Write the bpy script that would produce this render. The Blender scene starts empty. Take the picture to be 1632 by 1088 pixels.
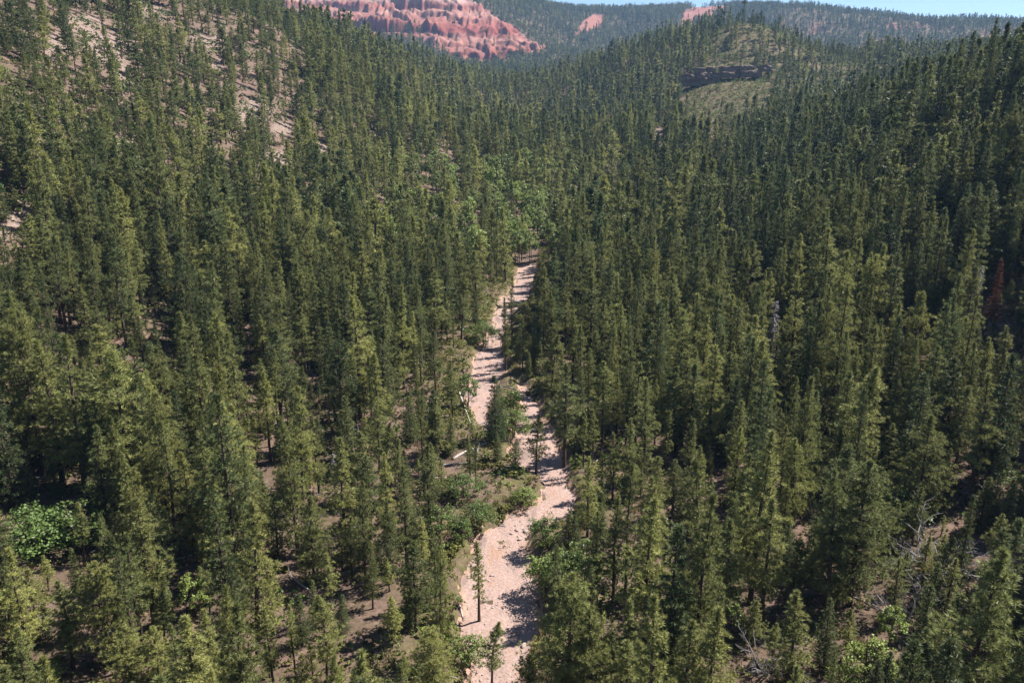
import bpy, math, random
import numpy as np
from mathutils import Vector

random.seed(7)
rng = np.random.default_rng(11)
scene = bpy.context.scene
COL = scene.collection
R = math.radians

# ------------------------------------------------------------------ camera
F_PX, PITCH, CAM_H = 1300.0, R(16.5), 60.0          # focal length in photo pixels (1632 wide)
cam_d = bpy.data.cameras.new('camera')
cam = bpy.data.objects.new('camera', cam_d)
COL.objects.link(cam)
cam.location = (0, 0, CAM_H)
cam.rotation_euler = (R(90) - PITCH, 0, 0)
cam_d.sensor_fit = 'HORIZONTAL'
cam_d.sensor_width = 36.0
cam_d.lens = 36.0 * F_PX / 1632.0
cam_d.clip_start = 0.5
cam_d.clip_end = 20000
scene.camera = cam

# ------------------------------------------------------------------ sky, sun, exposure
SUN_AZ, SUN_EL = R(22), R(51)      # azimuth counted from +x (right) towards +y (ahead)
w = bpy.data.worlds.new('World')
scene.world = w
w.use_nodes = True
nt = w.node_tree
bg = nt.nodes['Background']
sky = nt.nodes.new('ShaderNodeTexSky')
sky.sky_type = 'NISHITA'
sky.sun_disc = False
sky.sun_elevation = SUN_EL
sky.sun_rotation = R(90) - SUN_AZ
sky.altitude = 2500
sky.air_density = 1.0
sky.dust_density = 0.15
sky.ozone_density = 2.0
nt.links.new(sky.outputs[0], bg.inputs[0])
bg.inputs[1].default_value = 0.062
sun_d = bpy.data.lights.new('sun', 'SUN')
sun_d.energy = 5.0
sun_d.angle = R(0.53)
sun_d.color = (1.0, 0.955, 0.89)
sun = bpy.data.objects.new('sun', sun_d)
COL.objects.link(sun)
sd = Vector((math.cos(SUN_EL) * math.cos(SUN_AZ), math.cos(SUN_EL) * math.sin(SUN_AZ), math.sin(SUN_EL)))
sun.rotation_euler = sd.to_track_quat('Z', 'Y').to_euler()
sun.location = (200, 50, 300)
vs = scene.view_settings
vs.view_transform = 'Standard'
vs.look = 'None'
vs.exposure = 1.3
vs.gamma = 1.0
vs.use_curve_mapping = False
cy = scene.cycles
cy.max_bounces = 6
cy.diffuse_bounces = 3
cy.glossy_bounces = 2
cy.transmission_bounces = 3
cy.volume_bounces = 0
cy.transparent_max_bounces = 4
cy.caustics_reflective = False
cy.caustics_refractive = False

# ------------------------------------------------------------------ pixel <-> place helpers
SP, CP = math.sin(PITCH), math.cos(PITCH)
def pix_dir(u, v):
    """direction per metre of forward distance y for a photo pixel (x/y, z/y)"""
    xu = (np.asarray(u, float) - 816) / F_PX
    yv = (544 - np.asarray(v, float)) / F_PX
    d = CP + yv * SP
    return xu / d, (-SP + yv * CP) / d
def to_pix(x, y, z):
    dz = z - CAM_H
    depth = y * CP - dz * SP
    depth = np.where(depth < 1e-3, 1e-3, depth)
    up = y * SP + dz * CP
    return 816 + F_PX * x / depth, 544 - F_PX * up / depth
def PT(u, v, y, dz=0.0):
    a, b = pix_dir(u, v)
    return (float(a) * y, y, CAM_H + float(b) * y + dz)

# ------------------------------------------------------------------ numpy noise
def _hash(ix, iy, seed):
    h = (ix.astype(np.int64) * 374761393 + iy.astype(np.int64) * 668265263 + seed * 974634777) & 0x7fffffff
    h = ((h ^ (h >> 13)) * 1274126177) & 0x7fffffff
    return ((h ^ (h >> 16)) & 0xffff) / 65535.0
def vnoise(x, y, seed=0):
    x = np.asarray(x, float); y = np.asarray(y, float)
    ix, iy = np.floor(x), np.floor(y)
    fx, fy = x - ix, y - iy
    fx = fx * fx * fx * (fx * (fx * 6 - 15) + 10); fy = fy * fy * fy * (fy * (fy * 6 - 15) + 10)
    a, b = _hash(ix, iy, seed), _hash(ix + 1, iy, seed)
    c, d = _hash(ix, iy + 1, seed), _hash(ix + 1, iy + 1, seed)
    return (a + (b - a) * fx) * (1 - fy) + (c + (d - c) * fx) * fy
def fbm(x, y, seed=0, octv=4):
    s, a, t = 0, 1.0, 0
    for i in range(octv):
        s = s + a * vnoise(np.asarray(x) * 2 ** i + 17.3 * i, np.asarray(y) * 2 ** i - 9.1 * i, seed + i); t += a; a *= 0.5
    return s / t
def sstep(a, b, x):
    t = np.clip((x - a) / (b - a), 0, 1)
    return t * t * (3 - 2 * t)
def inpoly(u, v, poly):
    u = np.asarray(u, float); v = np.asarray(v, float)
    inside = np.zeros(u.shape, bool)
    n = len(poly)
    for i in range(n):
        x1, y1 = poly[i]; x2, y2 = poly[(i + 1) % n]
        c = ((y1 > v) != (y2 > v)) & (u < (x2 - x1) * (v - y1) / (y2 - y1 + 1e-12) + x1)
        inside ^= c
    return inside

# ------------------------------------------------------------------ the lie of the land
CT = []
for p in [(0, -300, -12), (-200, -300, 30), (200, -300, 30), (0, 0, -3.5), (0, 60, -1), (-45, 60, -.5), (45, 60, 0), (0, 110, 0),
          (-55, 110, 0.5), (55, 110, 1), (0, 160, 1), (-62, 155, 3), (60, 155, 3), (0, 230, 1.5), (-55, 230, 6), (62, 230, 6),
          (5, 300, 2), (-48, 300, 9), (55, 300, 9), (6, 380, 6), (-40, 400, 14), (10, 450, 11), (8, 600, 22), (-10, 750, 29),
          (-20, 900, 37), (-35, 1150, 52), (-45, 1400, 72), (-60, 1750, 115),
          (-150, 60, 32), (-110, 60, 10), (150, 60, 28), (110, 60, 9), (-300, 100, 100), (300, 100, 80),
          (-320, 300, 130), (-300, 560, 150), (-350, 900, 150), (-350, 1300, 170), (-600, 300, 240), (-700, 900, 260),
          (-800, 1500, 230), (420, 350, 130), (600, 400, 190), (500, 650, 78), (700, 800, 112), (900, 1000, 150), (340, 600, 62),
          (330, 1250, 82), (150, 1350, 82), (500, 1350, 95), (700, 1400, 120), (1000, 1500, 160),
          (-1500, 1000, 350), (-1500, 2300, 400), (1800, 1200, 330), (2500, 2500, 300),
          (0, 4500, 260), (-2000, 4500, 400), (2500, 4500, 200), (0, 6500, 150), (-3500, 6500, 200), (3500, 6500, 120), (3800, 500, 350), (-3800, 500, 350),
          (0, -900, -20), (1500, -900, 150), (-1500, -900, 150), (3500, -900, 200), (-3500, -900, 200)]:
    CT.append(p)
for (u, v, y, dz) in [(420, 0, 560, -15), (560, 40, 750, -15), (680, 90, 950, -15), (760, 115, 1200, -14), (0, 0, 330, -15), (0, 340, 205, 0),
                      (200, 220, 300, 0), (500, 235, 420, 0), (190, 80, 400, 0), (320, 40, 470, -13), (600, 140, 640, -10),
                      (1632, 66, 262, -26), (1500, 92, 300, -25), (1430, 122, 365, -22), (1632, 350, 178, -12), (1632, 550, 138, -8), (1380, 200, 345, -9),
                      (1250, 300, 335, -11), (1190, 20, 1000, -12), (1120, 38, 1020, -13), (1000, 75, 1050, -15), (880, 120, 1150, -14), (1140, 128, 790, 0), (1150, 165, 740, 0),
                      (1120, 190, 700, 0), (1040, 230, 560, 0), (1300, 70, 950, -8), (1400, 110, 850, -8), (1250, 190, 650, -9), (985, 265, 480, -2),
                      (760, 5, 3200, -10), (900, 15, 3250, -10), (980, 21, 3300, -10), (1040, 15, 3300, -10), (1130, 6, 3250, -10), (1220, 8, 3200, -10),
                      (1290, 8, 2700, -10), (1370, 17, 2700, -10), (1480, 28, 2700, -10), (1560, 32, 2700, -10), (1632, 44, 2700, -10), (1750, 50, 2700, -10),
                      (900, 80, 2300, -8), (860, 108, 1950, -8), (1000, 70, 2500, -8), (1350, 70, 2100, -8), (1450, 98, 1750, -8), (1550, 70, 2000, -8), (1250, 50, 2400, -8),
                      (500, 62, 2150, 0), (600, 68, 2130, 0), (700, 90, 2080, 0), (770, 112, 2050, 0), (850, 78, 2150, 0), (600, 10, 2420, 0), (450, 0, 2430, 0), (760, 5, 2520, 0), (820, 50, 2330, 0),
                      (600, -60, 2750, 0), (430, -90, 2750, 0), (750, -20, 2800, 0), (300, -60, 2500, 0), (640, 100, 1750, -10), (560, 80, 1800, 0)]:
    CT.append(PT(u, v, y, dz))
CT = np.array(CT, float)
_d = np.hypot(CT[:, None, 0] - CT[None, :, 0], CT[:, None, 1] - CT[None, :, 1])
n = len(CT)
A = np.zeros((n + 3, n + 3)); A[:n, :n] = -np.sqrt(_d ** 2 + 25 ** 2) - np.eye(n) * 1.5
A[:n, n] = 1; A[:n, n + 1:] = CT[:, :2] / 1000.0; A[n:, :n] = A[:n, n:].T
_w = np.linalg.solve(A, np.concatenate([CT[:, 2], np.zeros(3)]))
GX = np.arange(-3800, 3801, 12.0); GY = np.arange(-900, 6501, 12.0)
_gx, _gy = np.meshgrid(GX, GY)
HG = np.zeros_like(_gx) + _w[n] + _w[n + 1] * _gx / 1000 + _w[n + 2] * _gy / 1000
for i in range(n):
    HG -= _w[i] * np.sqrt((_gx - CT[i, 0]) ** 2 + (_gy - CT[i, 1]) ** 2 + 625)
far = sstep(250, 700, np.hypot(_gx, _gy))
HG += far * 26 * (fbm(_gx / 210, _gy / 210, 5, 4) - .5) * sstep(200, 2500, np.hypot(_gx, _gy) + 500)
def hbase(x, y):
    fx = np.clip((np.asarray(x, float) - GX[0]) / 12.0, 0, len(GX) - 1.001); fy = np.clip((np.asarray(y, float) - GY[0]) / 12.0, 0, len(GY) - 1.001)
    ix, iy = fx.astype(int), fy.astype(int); fx, fy = fx - ix, fy - iy
    return (HG[iy, ix] * (1 - fx) + HG[iy, ix + 1] * fx) * (1 - fy) + (HG[iy + 1, ix] * (1 - fx) + HG[iy + 1, ix + 1] * fx) * fy

# the dry wash: its two edges as seen in the photograph, dropped on the valley floor
EDGE = [(1088, 728, 838), (1040, 738, 842), (1000, 732, 862), (960, 731, 872), (920, 733, 856), (880, 743, 854), (850, 763, 868), (830, 785, 890),
        (810, 822, 916), (790, 862, 922), (765, 862, 918), (740, 822, 910), (715, 806, 898), (690, 780, 884), (665, 752, 872), (640, 742, 866),
        (615, 742, 850), (595, 745, 818), (570, 752, 806), (545, 765, 806), (520, 778, 812), (500, 785, 816), (480, 790, 842), (460, 812, 850),
        (440, 820, 855), (420, 823, 860), (395, 834, 858), (370, 838, 856), (340, 842, 857), (310, 844, 857), (280, 842, 853)]
ys, xl, xr = [], [], []
for v, ul, ur in EDGE:
    um = (ul + ur) / 2
    a, b = pix_dir(um, v)
    y = 60.0 / -b
    for _ in range(30):
        y = y * .6 + .4 * (CAM_H - (float(hbase(a * y, y)) - 1.0)) / -b
    ys.append(y); xl.append(pix_dir(ul, v)[0] * y); xr.append(pix_dir(ur, v)[0] * y)
ys = np.array([-300, 20] + ys + [900, 7000], float)
xl = np.array([-6, xl[0] - 1] + xl + [-24, -24], float); xr = np.array([2, xr[0]] + xr + [-21, -21], float)
def wash_lr(y):
    return np.interp(y, ys, xl), np.interp(y, ys, xr)
WASH_END = 372.0
ISL = []
def wash_in(x, y):
    """metres inside (positive) or outside (negative) the bed's edge"""
    l, r = wash_lr(y)
    wob = (fbm(np.asarray(x) / 5, np.asarray(y) / 5, 31, 3) - .5) * 2.2
    d = np.minimum(np.asarray(x) - l, r - np.asarray(x)) + wob
    for (ix, iy, sk, hw, hl) in ISL:
        q = np.hypot((np.asarray(x) - ix - sk * (np.asarray(y) - iy)) / hw, (np.asarray(y) - iy) / hl)
        d = np.minimum(d, (q - 1) * hw + wob * .4)
    return d
def fine(x, y):
    return 1.1 * (fbm(np.asarray(x) / 14, np.asarray(y) / 14, 3, 4) - .5) + 0.35 * (fbm(np.asarray(x) / 2.2, np.asarray(y) / 2.2, 9, 2) - .5)
def ground(x, y):
    x = np.asarray(x, float); y = np.asarray(y, float)
    z = hbase(x, y) + fine(x, y) * sstep(-2, 4, -wash_in(x, y))
    w_ = wash_in(x, y)
    k = sstep(WASH_END, WASH_END - 120, y)
    return z - k * (1.5 * sstep(-1.0, 0.9, w_)) - k * .35 * sstep(-7, -1, w_)

def pix_ground(u, v, dz=0.0, y0=20, y1=4000):
    """where the pixel's ray meets the ground (raised by dz)"""
    a, b = pix_dir(u, v)
    yy = np.concatenate([np.arange(y0, 700, 1.0), np.arange(700, y1, 4.0)])
    f = CAM_H + b * yy - (ground(a * yy, yy) + dz)
    i = np.argmax(f < 0)
    if f[i] >= 0: return None
    y = yy[i - 1] + (yy[i] - yy[i - 1]) * f[i - 1] / (f[i - 1] - f[i] + 1e-9) if i > 0 else yy[0]
    return (float(a * y), float(y), float(ground(a * y, y)))

for (ua, va, ub, vb, hw) in ((812, 598, 796, 712, 2.6), (868, 838, 860, 868, 1.3)):       # shrubby gravel islands
    p_, q_ = pix_ground(ua, va), pix_ground(ub, vb)
    ISL.append(((p_[0] + q_[0]) / 2, (p_[1] + q_[1]) / 2, (p_[0] - q_[0]) / (p_[1] - q_[1]), hw, abs(p_[1] - q_[1]) / 2))

# ------------------------------------------------------------------ mesh / object helpers
def mesh_from(name, V, Fc, mat=None, smooth=False):
    V = np.asarray(V, np.float32); Fc = np.asarray(Fc, np.int32)
    me = bpy.data.meshes.new(name)
    k = Fc.shape[1]
    me.vertices.add(len(V)); me.vertices.foreach_set('co', V.ravel())
    me.loops.add(Fc.size); me.loops.foreach_set('vertex_index', Fc.ravel())
    me.polygons.add(len(Fc)); me.polygons.foreach_set('loop_start', np.arange(0, Fc.size, k, dtype=np.int32))
    me.polygons.foreach_set('loop_total', np.full(len(Fc), k, np.int32))
    if smooth: me.polygons.foreach_set('use_smooth', np.ones(len(Fc), bool))
    me.update(calc_edges=True)
    if mat: me.materials.append(mat)
    return me
def link(name, data, parent=None, **props):
    o = bpy.data.objects.new(name, data)
    COL.objects.link(o)
    if parent is not None: o.parent = parent
    for k, v in props.items(): o[k] = v
    return o
class MB:
    def __init__(s): s.V = []; s.F = []; s.n = 0
    def add(s, V, Fc):
        V = np.asarray(V, float).reshape(-1, 3); Fc = np.asarray(Fc, int)
        s.V.append(V); s.F.append(Fc + s.n); s.n += len(V)
    def tube(s, pts, rad, sides=6):
        pts = np.asarray(pts, float); m = len(pts)
        rad = np.broadcast_to(np.asarray(rad, float), (m,))
        t = np.gradient(pts, axis=0); t /= np.linalg.norm(t, axis=1)[:, None] + 1e-9
        ref = np.where(np.abs(t[:, 2:3]) > .9, np.array([[1., 0, 0]]), np.array([[0, 0, 1.]]))
        a = np.cross(t, ref); a /= np.linalg.norm(a, axis=1)[:, None] + 1e-9
        b = np.cross(t, a)
        th = np.arange(sides) * 2 * math.pi / sides
        V = (pts[:, None] + rad[:, None, None] * (np.cos(th)[None, :, None] * a[:, None] + np.sin(th)[None, :, None] * b[:, None])).reshape(-1, 3)
        i = np.arange(m - 1)[:, None] * sides; j = np.arange(sides)[None]; j2 = (j + 1) % sides
        q = np.stack([i + j, i + j2, i + sides + j2, i + sides + j], -1).reshape(-1, 4)
        s.add(V, np.concatenate([q[:, [0, 1, 2]], q[:, [0, 2, 3]]]))
    def mesh(s, name, mat, smooth=False):
        return mesh_from(name, np.concatenate(s.V), np.concatenate(s.F), mat, smooth)

# ------------------------------------------------------------------ materials
def new_mat(name):
    m = bpy.data.materials.new(name); m.use_nodes = True
    m.node_tree.nodes.clear()
    return m, m.node_tree.nodes, m.node_tree.links
def N(nodes, t, **kw):
    nd = nodes.new(t)
    for k, v in kw.items(): setattr(nd, k, v)
    return nd
def ramp(nodes, stops):
    r = nodes.new('ShaderNodeValToRGB')
    e = r.color_ramp.elements
    while len(e) < len(stops): e.new(0.5)
    for i, (p, c) in enumerate(stops): e[i].position = p; e[i].color = (*c, 1)
    return r
def noise(nodes, links, vec, scale, detail=4, rough=.55):
    t = nodes.new('ShaderNodeTexNoise'); t.inputs['Scale'].default_value = scale
    t.inputs['Detail'].default_value = detail; t.inputs['Roughness'].default_value = rough
    if vec is not None: links.new(vec, t.inputs['Vector'])
    return t
def mixc(nodes, links, fac, a, b):
    m = nodes.new('ShaderNodeMix'); m.data_type = 'RGBA'
    if isinstance(fac, (int, float)): m.inputs[0].default_value = fac
    else: links.new(fac, m.inputs[0])
    for s, i in ((a, 6), (b, 7)):
        if isinstance(s, tuple): m.inputs[i].default_value = (*s, 1)
        else: links.new(s, m.inputs[i])
    return m.outputs[2]

def leaf_mat(name, c0, c1, trans=.28, spec=.25, rough=.5):
    """needles / leaves: colour between c0 and c1 by the tree's own tint, with small scale variation"""
    m, nd, lk = new_mat(name)
    at = N(nd, 'ShaderNodeAttribute', attribute_type='INSTANCER', attribute_name='tint')
    geo = N(nd, 'ShaderNodeNewGeometry')
    tc = N(nd, 'ShaderNodeTexCoord')
    nz = noise(nd, lk, tc.outputs['Object'], .8, 3)
    ad = N(nd, 'ShaderNodeMath', operation='MULTIPLY_ADD'); lk.new(nz.outputs[0], ad.inputs[0]); ad.inputs[1].default_value = .7; ad.inputs[2].default_value = -.35
    ad2 = N(nd, 'ShaderNodeMath', operation='ADD', use_clamp=True); lk.new(at.outputs['Fac'], ad2.inputs[0]); lk.new(ad.outputs[0], ad2.inputs[1])
    col = mixc(nd, lk, ad2.outputs[0], c0, c1)
    hs = N(nd, 'ShaderNodeHueSaturation'); lk.new(col, hs.inputs['Color'])
    mp = N(nd, 'ShaderNodeMapRange'); lk.new(geo.outputs['Random Per Island'], mp.inputs[0]); mp.inputs[3].default_value = .65; mp.inputs[4].default_value = 1.35
    oi = N(nd, 'ShaderNodeObjectInfo'); mo = N(nd, 'ShaderNodeMapRange'); lk.new(oi.outputs['Random'], mo.inputs[0]); mo.inputs[3].default_value = .78; mo.inputs[4].default_value = 1.2
    mu = N(nd, 'ShaderNodeMath', operation='MULTIPLY'); lk.new(mp.outputs[0], mu.inputs[0]); lk.new(mo.outputs[0], mu.inputs[1])
    lk.new(mu.outputs[0], hs.inputs['Value'])
    b = N(nd, 'ShaderNodeBsdfPrincipled'); lk.new(hs.outputs[0], b.inputs['Base Color']); b.inputs['Roughness'].default_value = rough
    b.inputs['Specular IOR Level'].default_value = spec
    t = N(nd, 'ShaderNodeBsdfTranslucent'); lk.new(hs.outputs[0], t.inputs[0])
    mx = N(nd, 'ShaderNodeMixShader'); mx.inputs[0].default_value = trans
    lk.new(b.outputs[0], mx.inputs[1]); lk.new(t.outputs[0], mx.inputs[2])
    o = N(nd, 'ShaderNodeOutputMaterial'); lk.new(mx.outputs[0], o.inputs[0])
    return m
def rough_mat(name, c0, c1, scale=3.0, rough=.9, stretch=None, bump=.4, bscale=None):
    m, nd, lk = new_mat(name)
    tc = N(nd, 'ShaderNodeTexCoord'); vec = tc.outputs['Object']
    if stretch:
        mp = N(nd, 'ShaderNodeMapping'); lk.new(vec, mp.inputs[0]); mp.inputs['Scale'].default_value = stretch; vec = mp.outputs[0]
    nz = noise(nd, lk, vec, scale, 5, .6)
    r = ramp(nd, [(.3, c0), (.7, c1)]); lk.new(nz.outputs[0], r.inputs[0])
    b = N(nd, 'ShaderNodeBsdfPrincipled'); lk.new(r.outputs[0], b.inputs['Base Color']); b.inputs['Roughness'].default_value = rough
    b.inputs['Specular IOR Level'].default_value = .2
    bp = N(nd, 'ShaderNodeBump'); bp.inputs['Strength'].default_value = bump; bp.inputs['Distance'].default_value = .1
    nb = noise(nd, lk, vec, bscale or scale * 3, 4); lk.new(nb.outputs[0], bp.inputs['Height']); lk.new(bp.outputs[0], b.inputs['Normal'])
    o = N(nd, 'ShaderNodeOutputMaterial'); lk.new(b.outputs[0], o.inputs[0])
    return m

M_PINE = leaf_mat('pine_needles', (.104, .130, .050), (.315, .315, .100), .30, .26, .5)
M_FIR = leaf_mat('fir_needles', (.064, .090, .038), (.205, .222, .076), .30, .24, .5)
M_LEAF = leaf_mat('broad_leaves', (.100, .160, .046), (.210, .255, .064), .38, .3, .45)
M_BRUSH = leaf_mat('brush_leaves', (.080, .085, .045), (.190, .185, .050), .25, .15, .7)
M_DRY = leaf_mat('dry_grass', (.200, .150, .090), (.300, .250, .110), .25, .1, .8)
M_RUST = leaf_mat('rusty_needles', (.190, .075, .050), (.240, .100, .060), .2, .1, .8)
M_BARK = rough_mat('pine_bark', (.045, .032, .026), (.125, .085, .066), 2.5, .95, (1, 1, .25))
M_GREY = rough_mat('weathered_wood', (.15, .138, .138), (.29, .268, .265), 3, .85, (1, 1, .3))
M_PALE = rough_mat('bleached_wood', (.32, .28, .25), (.50, .45, .41), 3, .85, (1, 1, .3))
M_STONE = rough_mat('pale_stone', (.24, .175, .15), (.44, .36, .325), 2.2, .9)

def ground_mat():
    m, nd, lk = new_mat('valley_ground')
    geo = N(nd, 'ShaderNodeNewGeometry'); pos = geo.outputs['Position']
    n1 = noise(nd, lk, pos, .22, 9, .74); n2 = noise(nd, lk, pos, 1.3, 9, .8); n3 = noise(nd, lk, pos, .022, 4)
    soil = ramp(nd, [(.3, (.085, .052, .040)), (.5, (.15, .097, .077)), (.7, (.235, .162, .134))]); lk.new(n2.outputs[0], soil.inputs[0])
    lit = ramp(nd, [(.35, (.06, .041, .031)), (.7, (.16, .108, .082))]); lk.new(n2.outputs[0], lit.inputs[0])
    f1 = ramp(nd, [(.46, (0, 0, 0)), (.56, (1, 1, 1))]); lk.new(n1.outputs[0], f1.inputs[0])
    c = mixc(nd, lk, f1.outputs[0], lit.outputs[0], soil.outputs[0])
    gr = ramp(nd, [(.35, (.05, .05, .022)), (.7, (.15, .135, .05))]); lk.new(n2.outputs[0], gr.inputs[0])
    at = N(nd, 'ShaderNodeAttribute', attribute_name='cover')            # r: grass and brush, g: red rock, b: bare soil
    sp = N(nd, 'ShaderNodeSeparateColor'); lk.new(at.outputs['Color'], sp.inputs[0])
    pal = ramp(nd, [(.35, (.12, .08, .064)), (.5, (.215, .155, .13)), (.66, (.34, .262, .228))]); lk.new(n2.outputs[0], pal.inputs[0])
    c = mixc(nd, lk, sp.outputs[2], c, pal.outputs[0])
    n4 = noise(nd, lk, pos, .35, 8, .75); gm = ramp(nd, [(.40, (0, 0, 0)), (.56, (1, 1, 1))]); lk.new(n4.outputs[0], gm.inputs[0])
    gm2 = N(nd, 'ShaderNodeMath', operation='MULTIPLY', use_clamp=True); lk.new(gm.outputs[0], gm2.inputs[0]); lk.new(sp.outputs[0], gm2.inputs[1])
    c = mixc(nd, lk, gm2.outputs[0], c, gr.outputs[0])
    red = ramp(nd, [(.3, (.19, .075, .056)), (.6, (.29, .135, .105))]); lk.new(n1.outputs[0], red.inputs[0])
    c = mixc(nd, lk, sp.outputs[1], c, red.outputs[0])
    b = N(nd, 'ShaderNodeBsdfPrincipled'); lk.new(c, b.inputs['Base Color']); b.inputs['Roughness'].default_value = .95; b.inputs['Specular IOR Level'].default_value = .1
    bp = N(nd, 'ShaderNodeBump'); bp.inputs['Strength'].default_value = .6; bp.inputs['Distance'].default_value = .25; lk.new(n2.outputs[0], bp.inputs['Height']); lk.new(bp.outputs[0], b.inputs['Normal'])
    o = N(nd, 'ShaderNodeOutputMaterial'); lk.new(b.outputs[0], o.inputs[0])
    return m
def bed_mat():
    m, nd, lk = new_mat('wash_gravel')
    geo = N(nd, 'ShaderNodeNewGeometry'); pos = geo.outputs['Position']
    mpp = N(nd, 'ShaderNodeMapping'); lk.new(pos, mpp.inputs[0]); mpp.inputs['Scale'].default_value = (.42, .13, .3)
    n1 = noise(nd, lk, mpp.outputs[0], 1.0, 7, .68); n2 = noise(nd, lk, pos, 2.6, 9, .8)
    vo = N(nd, 'ShaderNodeTexVoronoi'); lk.new(pos, vo.inputs['Vector']); vo.inputs['Scale'].default_value = 2.6; vo.inputs['Randomness'].default_value = 1.0
    a = ramp(nd, [(.3, (.19, .125, .102)), (.5, (.31, .215, .183)), (.72, (.42, .32, .283))]); lk.new(n2.outputs[0], a.inputs[0])
    rst = ramp(nd, [(.35, (.25, .14, .085)), (.7, (.36, .225, .155))]); lk.new(n2.outputs[0], rst.inputs[0])
    f = ramp(nd, [(.54, (0, 0, 0)), (.70, (.8, .8, .8))]); lk.new(n1.outputs[0], f.inputs[0])
    c = mixc(nd, lk, f.outputs[0], a.outputs[0], rst.outputs[0])
    slt = ramp(nd, [(.36, (1, 1, 1)), (.46, (0, 0, 0))]); lk.new(n1.outputs[0], slt.inputs[0])
    c = mixc(nd, lk, slt.outputs[0], c, (.20, .145, .125))
    at = N(nd, 'ShaderNodeAttribute', attribute_name='edge')
    c = mixc(nd, lk, at.outputs['Fac'], c, rst.outputs[0])
    b = N(nd, 'ShaderNodeBsdfPrincipled'); lk.new(c, b.inputs['Base Color']); b.inputs['Roughness'].default_value = .95; b.inputs['Specular IOR Level'].default_value = .15
    bp = N(nd, 'ShaderNodeBump'); bp.inputs['Strength'].default_value = .45; bp.inputs['Distance'].default_value = .12
    md = N(nd, 'ShaderNodeMath', operation='SUBTRACT'); lk.new(n2.outputs[0], md.inputs[0]); lk.new(vo.outputs['Distance'], md.inputs[1])
    lk.new(md.outputs[0], bp.inputs['Height']); lk.new(bp.outputs[0], b.inputs['Normal'])
    o = N(nd, 'ShaderNodeOutputMaterial'); lk.new(b.outputs[0], o.inputs[0])
    return m
def cliff_mat():
    m, nd, lk = new_mat('banded_red_rock')
    geo = N(nd, 'ShaderNodeNewGeometry'); pos = geo.outputs['Position']
    wn = noise(nd, lk, pos, .012, 4)
    sx = N(nd, 'ShaderNodeSeparateXYZ'); lk.new(pos, sx.inputs[0])
    ma = N(nd, 'ShaderNodeMath', operation='MULTIPLY_ADD'); lk.new(wn.outputs[0], ma.inputs[0]); ma.inputs[1].default_value = 26; lk.new(sx.outputs[2], ma.inputs[2])
    mr = N(nd, 'ShaderNodeMapRange'); lk.new(ma.outputs[0], mr.inputs[0]); mr.inputs[1].default_value = 130; mr.inputs[2].default_value = 380
    r = ramp(nd, [(.0, (.50, .235, .165)), (.12, (.58, .27, .19)), (.20, (.38, .125, .085)), (.28, (.60, .27, .19)), (.36, (.66, .36, .27)), (.44, (.40, .12, .085)), (.50, (.50, .17, .12)), (.58, (.64, .28, .20)), (.68, (.70, .40, .30)), (.76, (.56, .22, .16)), (.84, (.76, .52, .43)), (.92, (.66, .34, .25)), (1, (.70, .46, .37))])
    lk.new(mr.outputs[0], r.inputs[0])
    mp = N(nd, 'ShaderNodeMapping'); lk.new(pos, mp.inputs[0]); mp.inputs['Scale'].default_value = (.05, .012, .02)
    n2 = noise(nd, lk, mp.outputs[0], 1, 6, .65)
    d = ramp(nd, [(.32, (.27, .235, .25)), (.64, (.52, .485, .50))]); lk.new(n2.outputs[0], d.inputs[0])
    mm = nd.new('ShaderNodeMix'); mm.data_type = 'RGBA'; mm.blend_type = 'MULTIPLY'; mm.inputs[0].default_value = 1
    lk.new(r.outputs[0], mm.inputs[6]); lk.new(d.outputs[0], mm.inputs[7])
    b = N(nd, 'ShaderNodeBsdfPrincipled'); lk.new(mm.outputs[2], b.inputs['Base Color']); b.inputs['Roughness'].default_value = .95; b.inputs['Specular IOR Level'].default_value = .1
    o = N(nd, 'ShaderNodeOutputMaterial'); lk.new(b.outputs[0], o.inputs[0])
    return m
M_GROUND, M_BED, M_CLIFF = ground_mat(), bed_mat(), cliff_mat()
M_LEDGE = rough_mat('dark_ledge_rock', (.085, .064, .056), (.20, .15, .125), .35, .95, (1, 1, 2.5), .3)

# ------------------------------------------------------------------ zones (outlined in the photograph, lying on the land)
RED = [(405, -110), (425, 0), (470, 28), (500, 57), (540, 70), (600, 62), (640, 60), (690, 75), (720, 92), (765, 114), (800, 100), (830, 84), (862, 78), (835, 55), (797, 35), (768, 12), (735, -5), (720, -110)]
SCARS = [[(1084, 45), (1090, 18), (1108, 10), (1168, 9), (1150, 20), (1110, 32)], [(915, 56), (928, 38), (945, 24), (962, 26), (964, 38), (945, 50)],
         [(830, 84), (850, 66), (875, 78), (850, 86)]]
BARE = [(175, 78, 42, 24), (140, 40, 28, 18), (90, 75, 18, 22), (205, 228, 34, 13), (290, 226, 16, 10), (445, 255, 26, 14), (400, 178, 34, 18), (510, 240, 18, 18), (590, 216, 8, 8), (20, 345, 50, 36),
        (240, 20, 20, 14), (330, 65, 26, 10), (345, 102, 14, 10), (450, 205, 16, 12), (195, 118, 12, 22), (985, 268, 26, 10), (1048, 220, 12, 16), (1395, 212, 16, 12), (1450, 315, 14, 12), (1375, 205, 10, 10)]
MEADOW = [(1086, 130), (1130, 112), (1210, 110), (1235, 150), (1218, 178), (1150, 192), (1090, 182)]
OPENHILL = [(1120, 55), (1190, 30), (1260, 45), (1400, 110), (1430, 140), (1330, 170), (1240, 160), (1215, 120), (1130, 112)]
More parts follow.
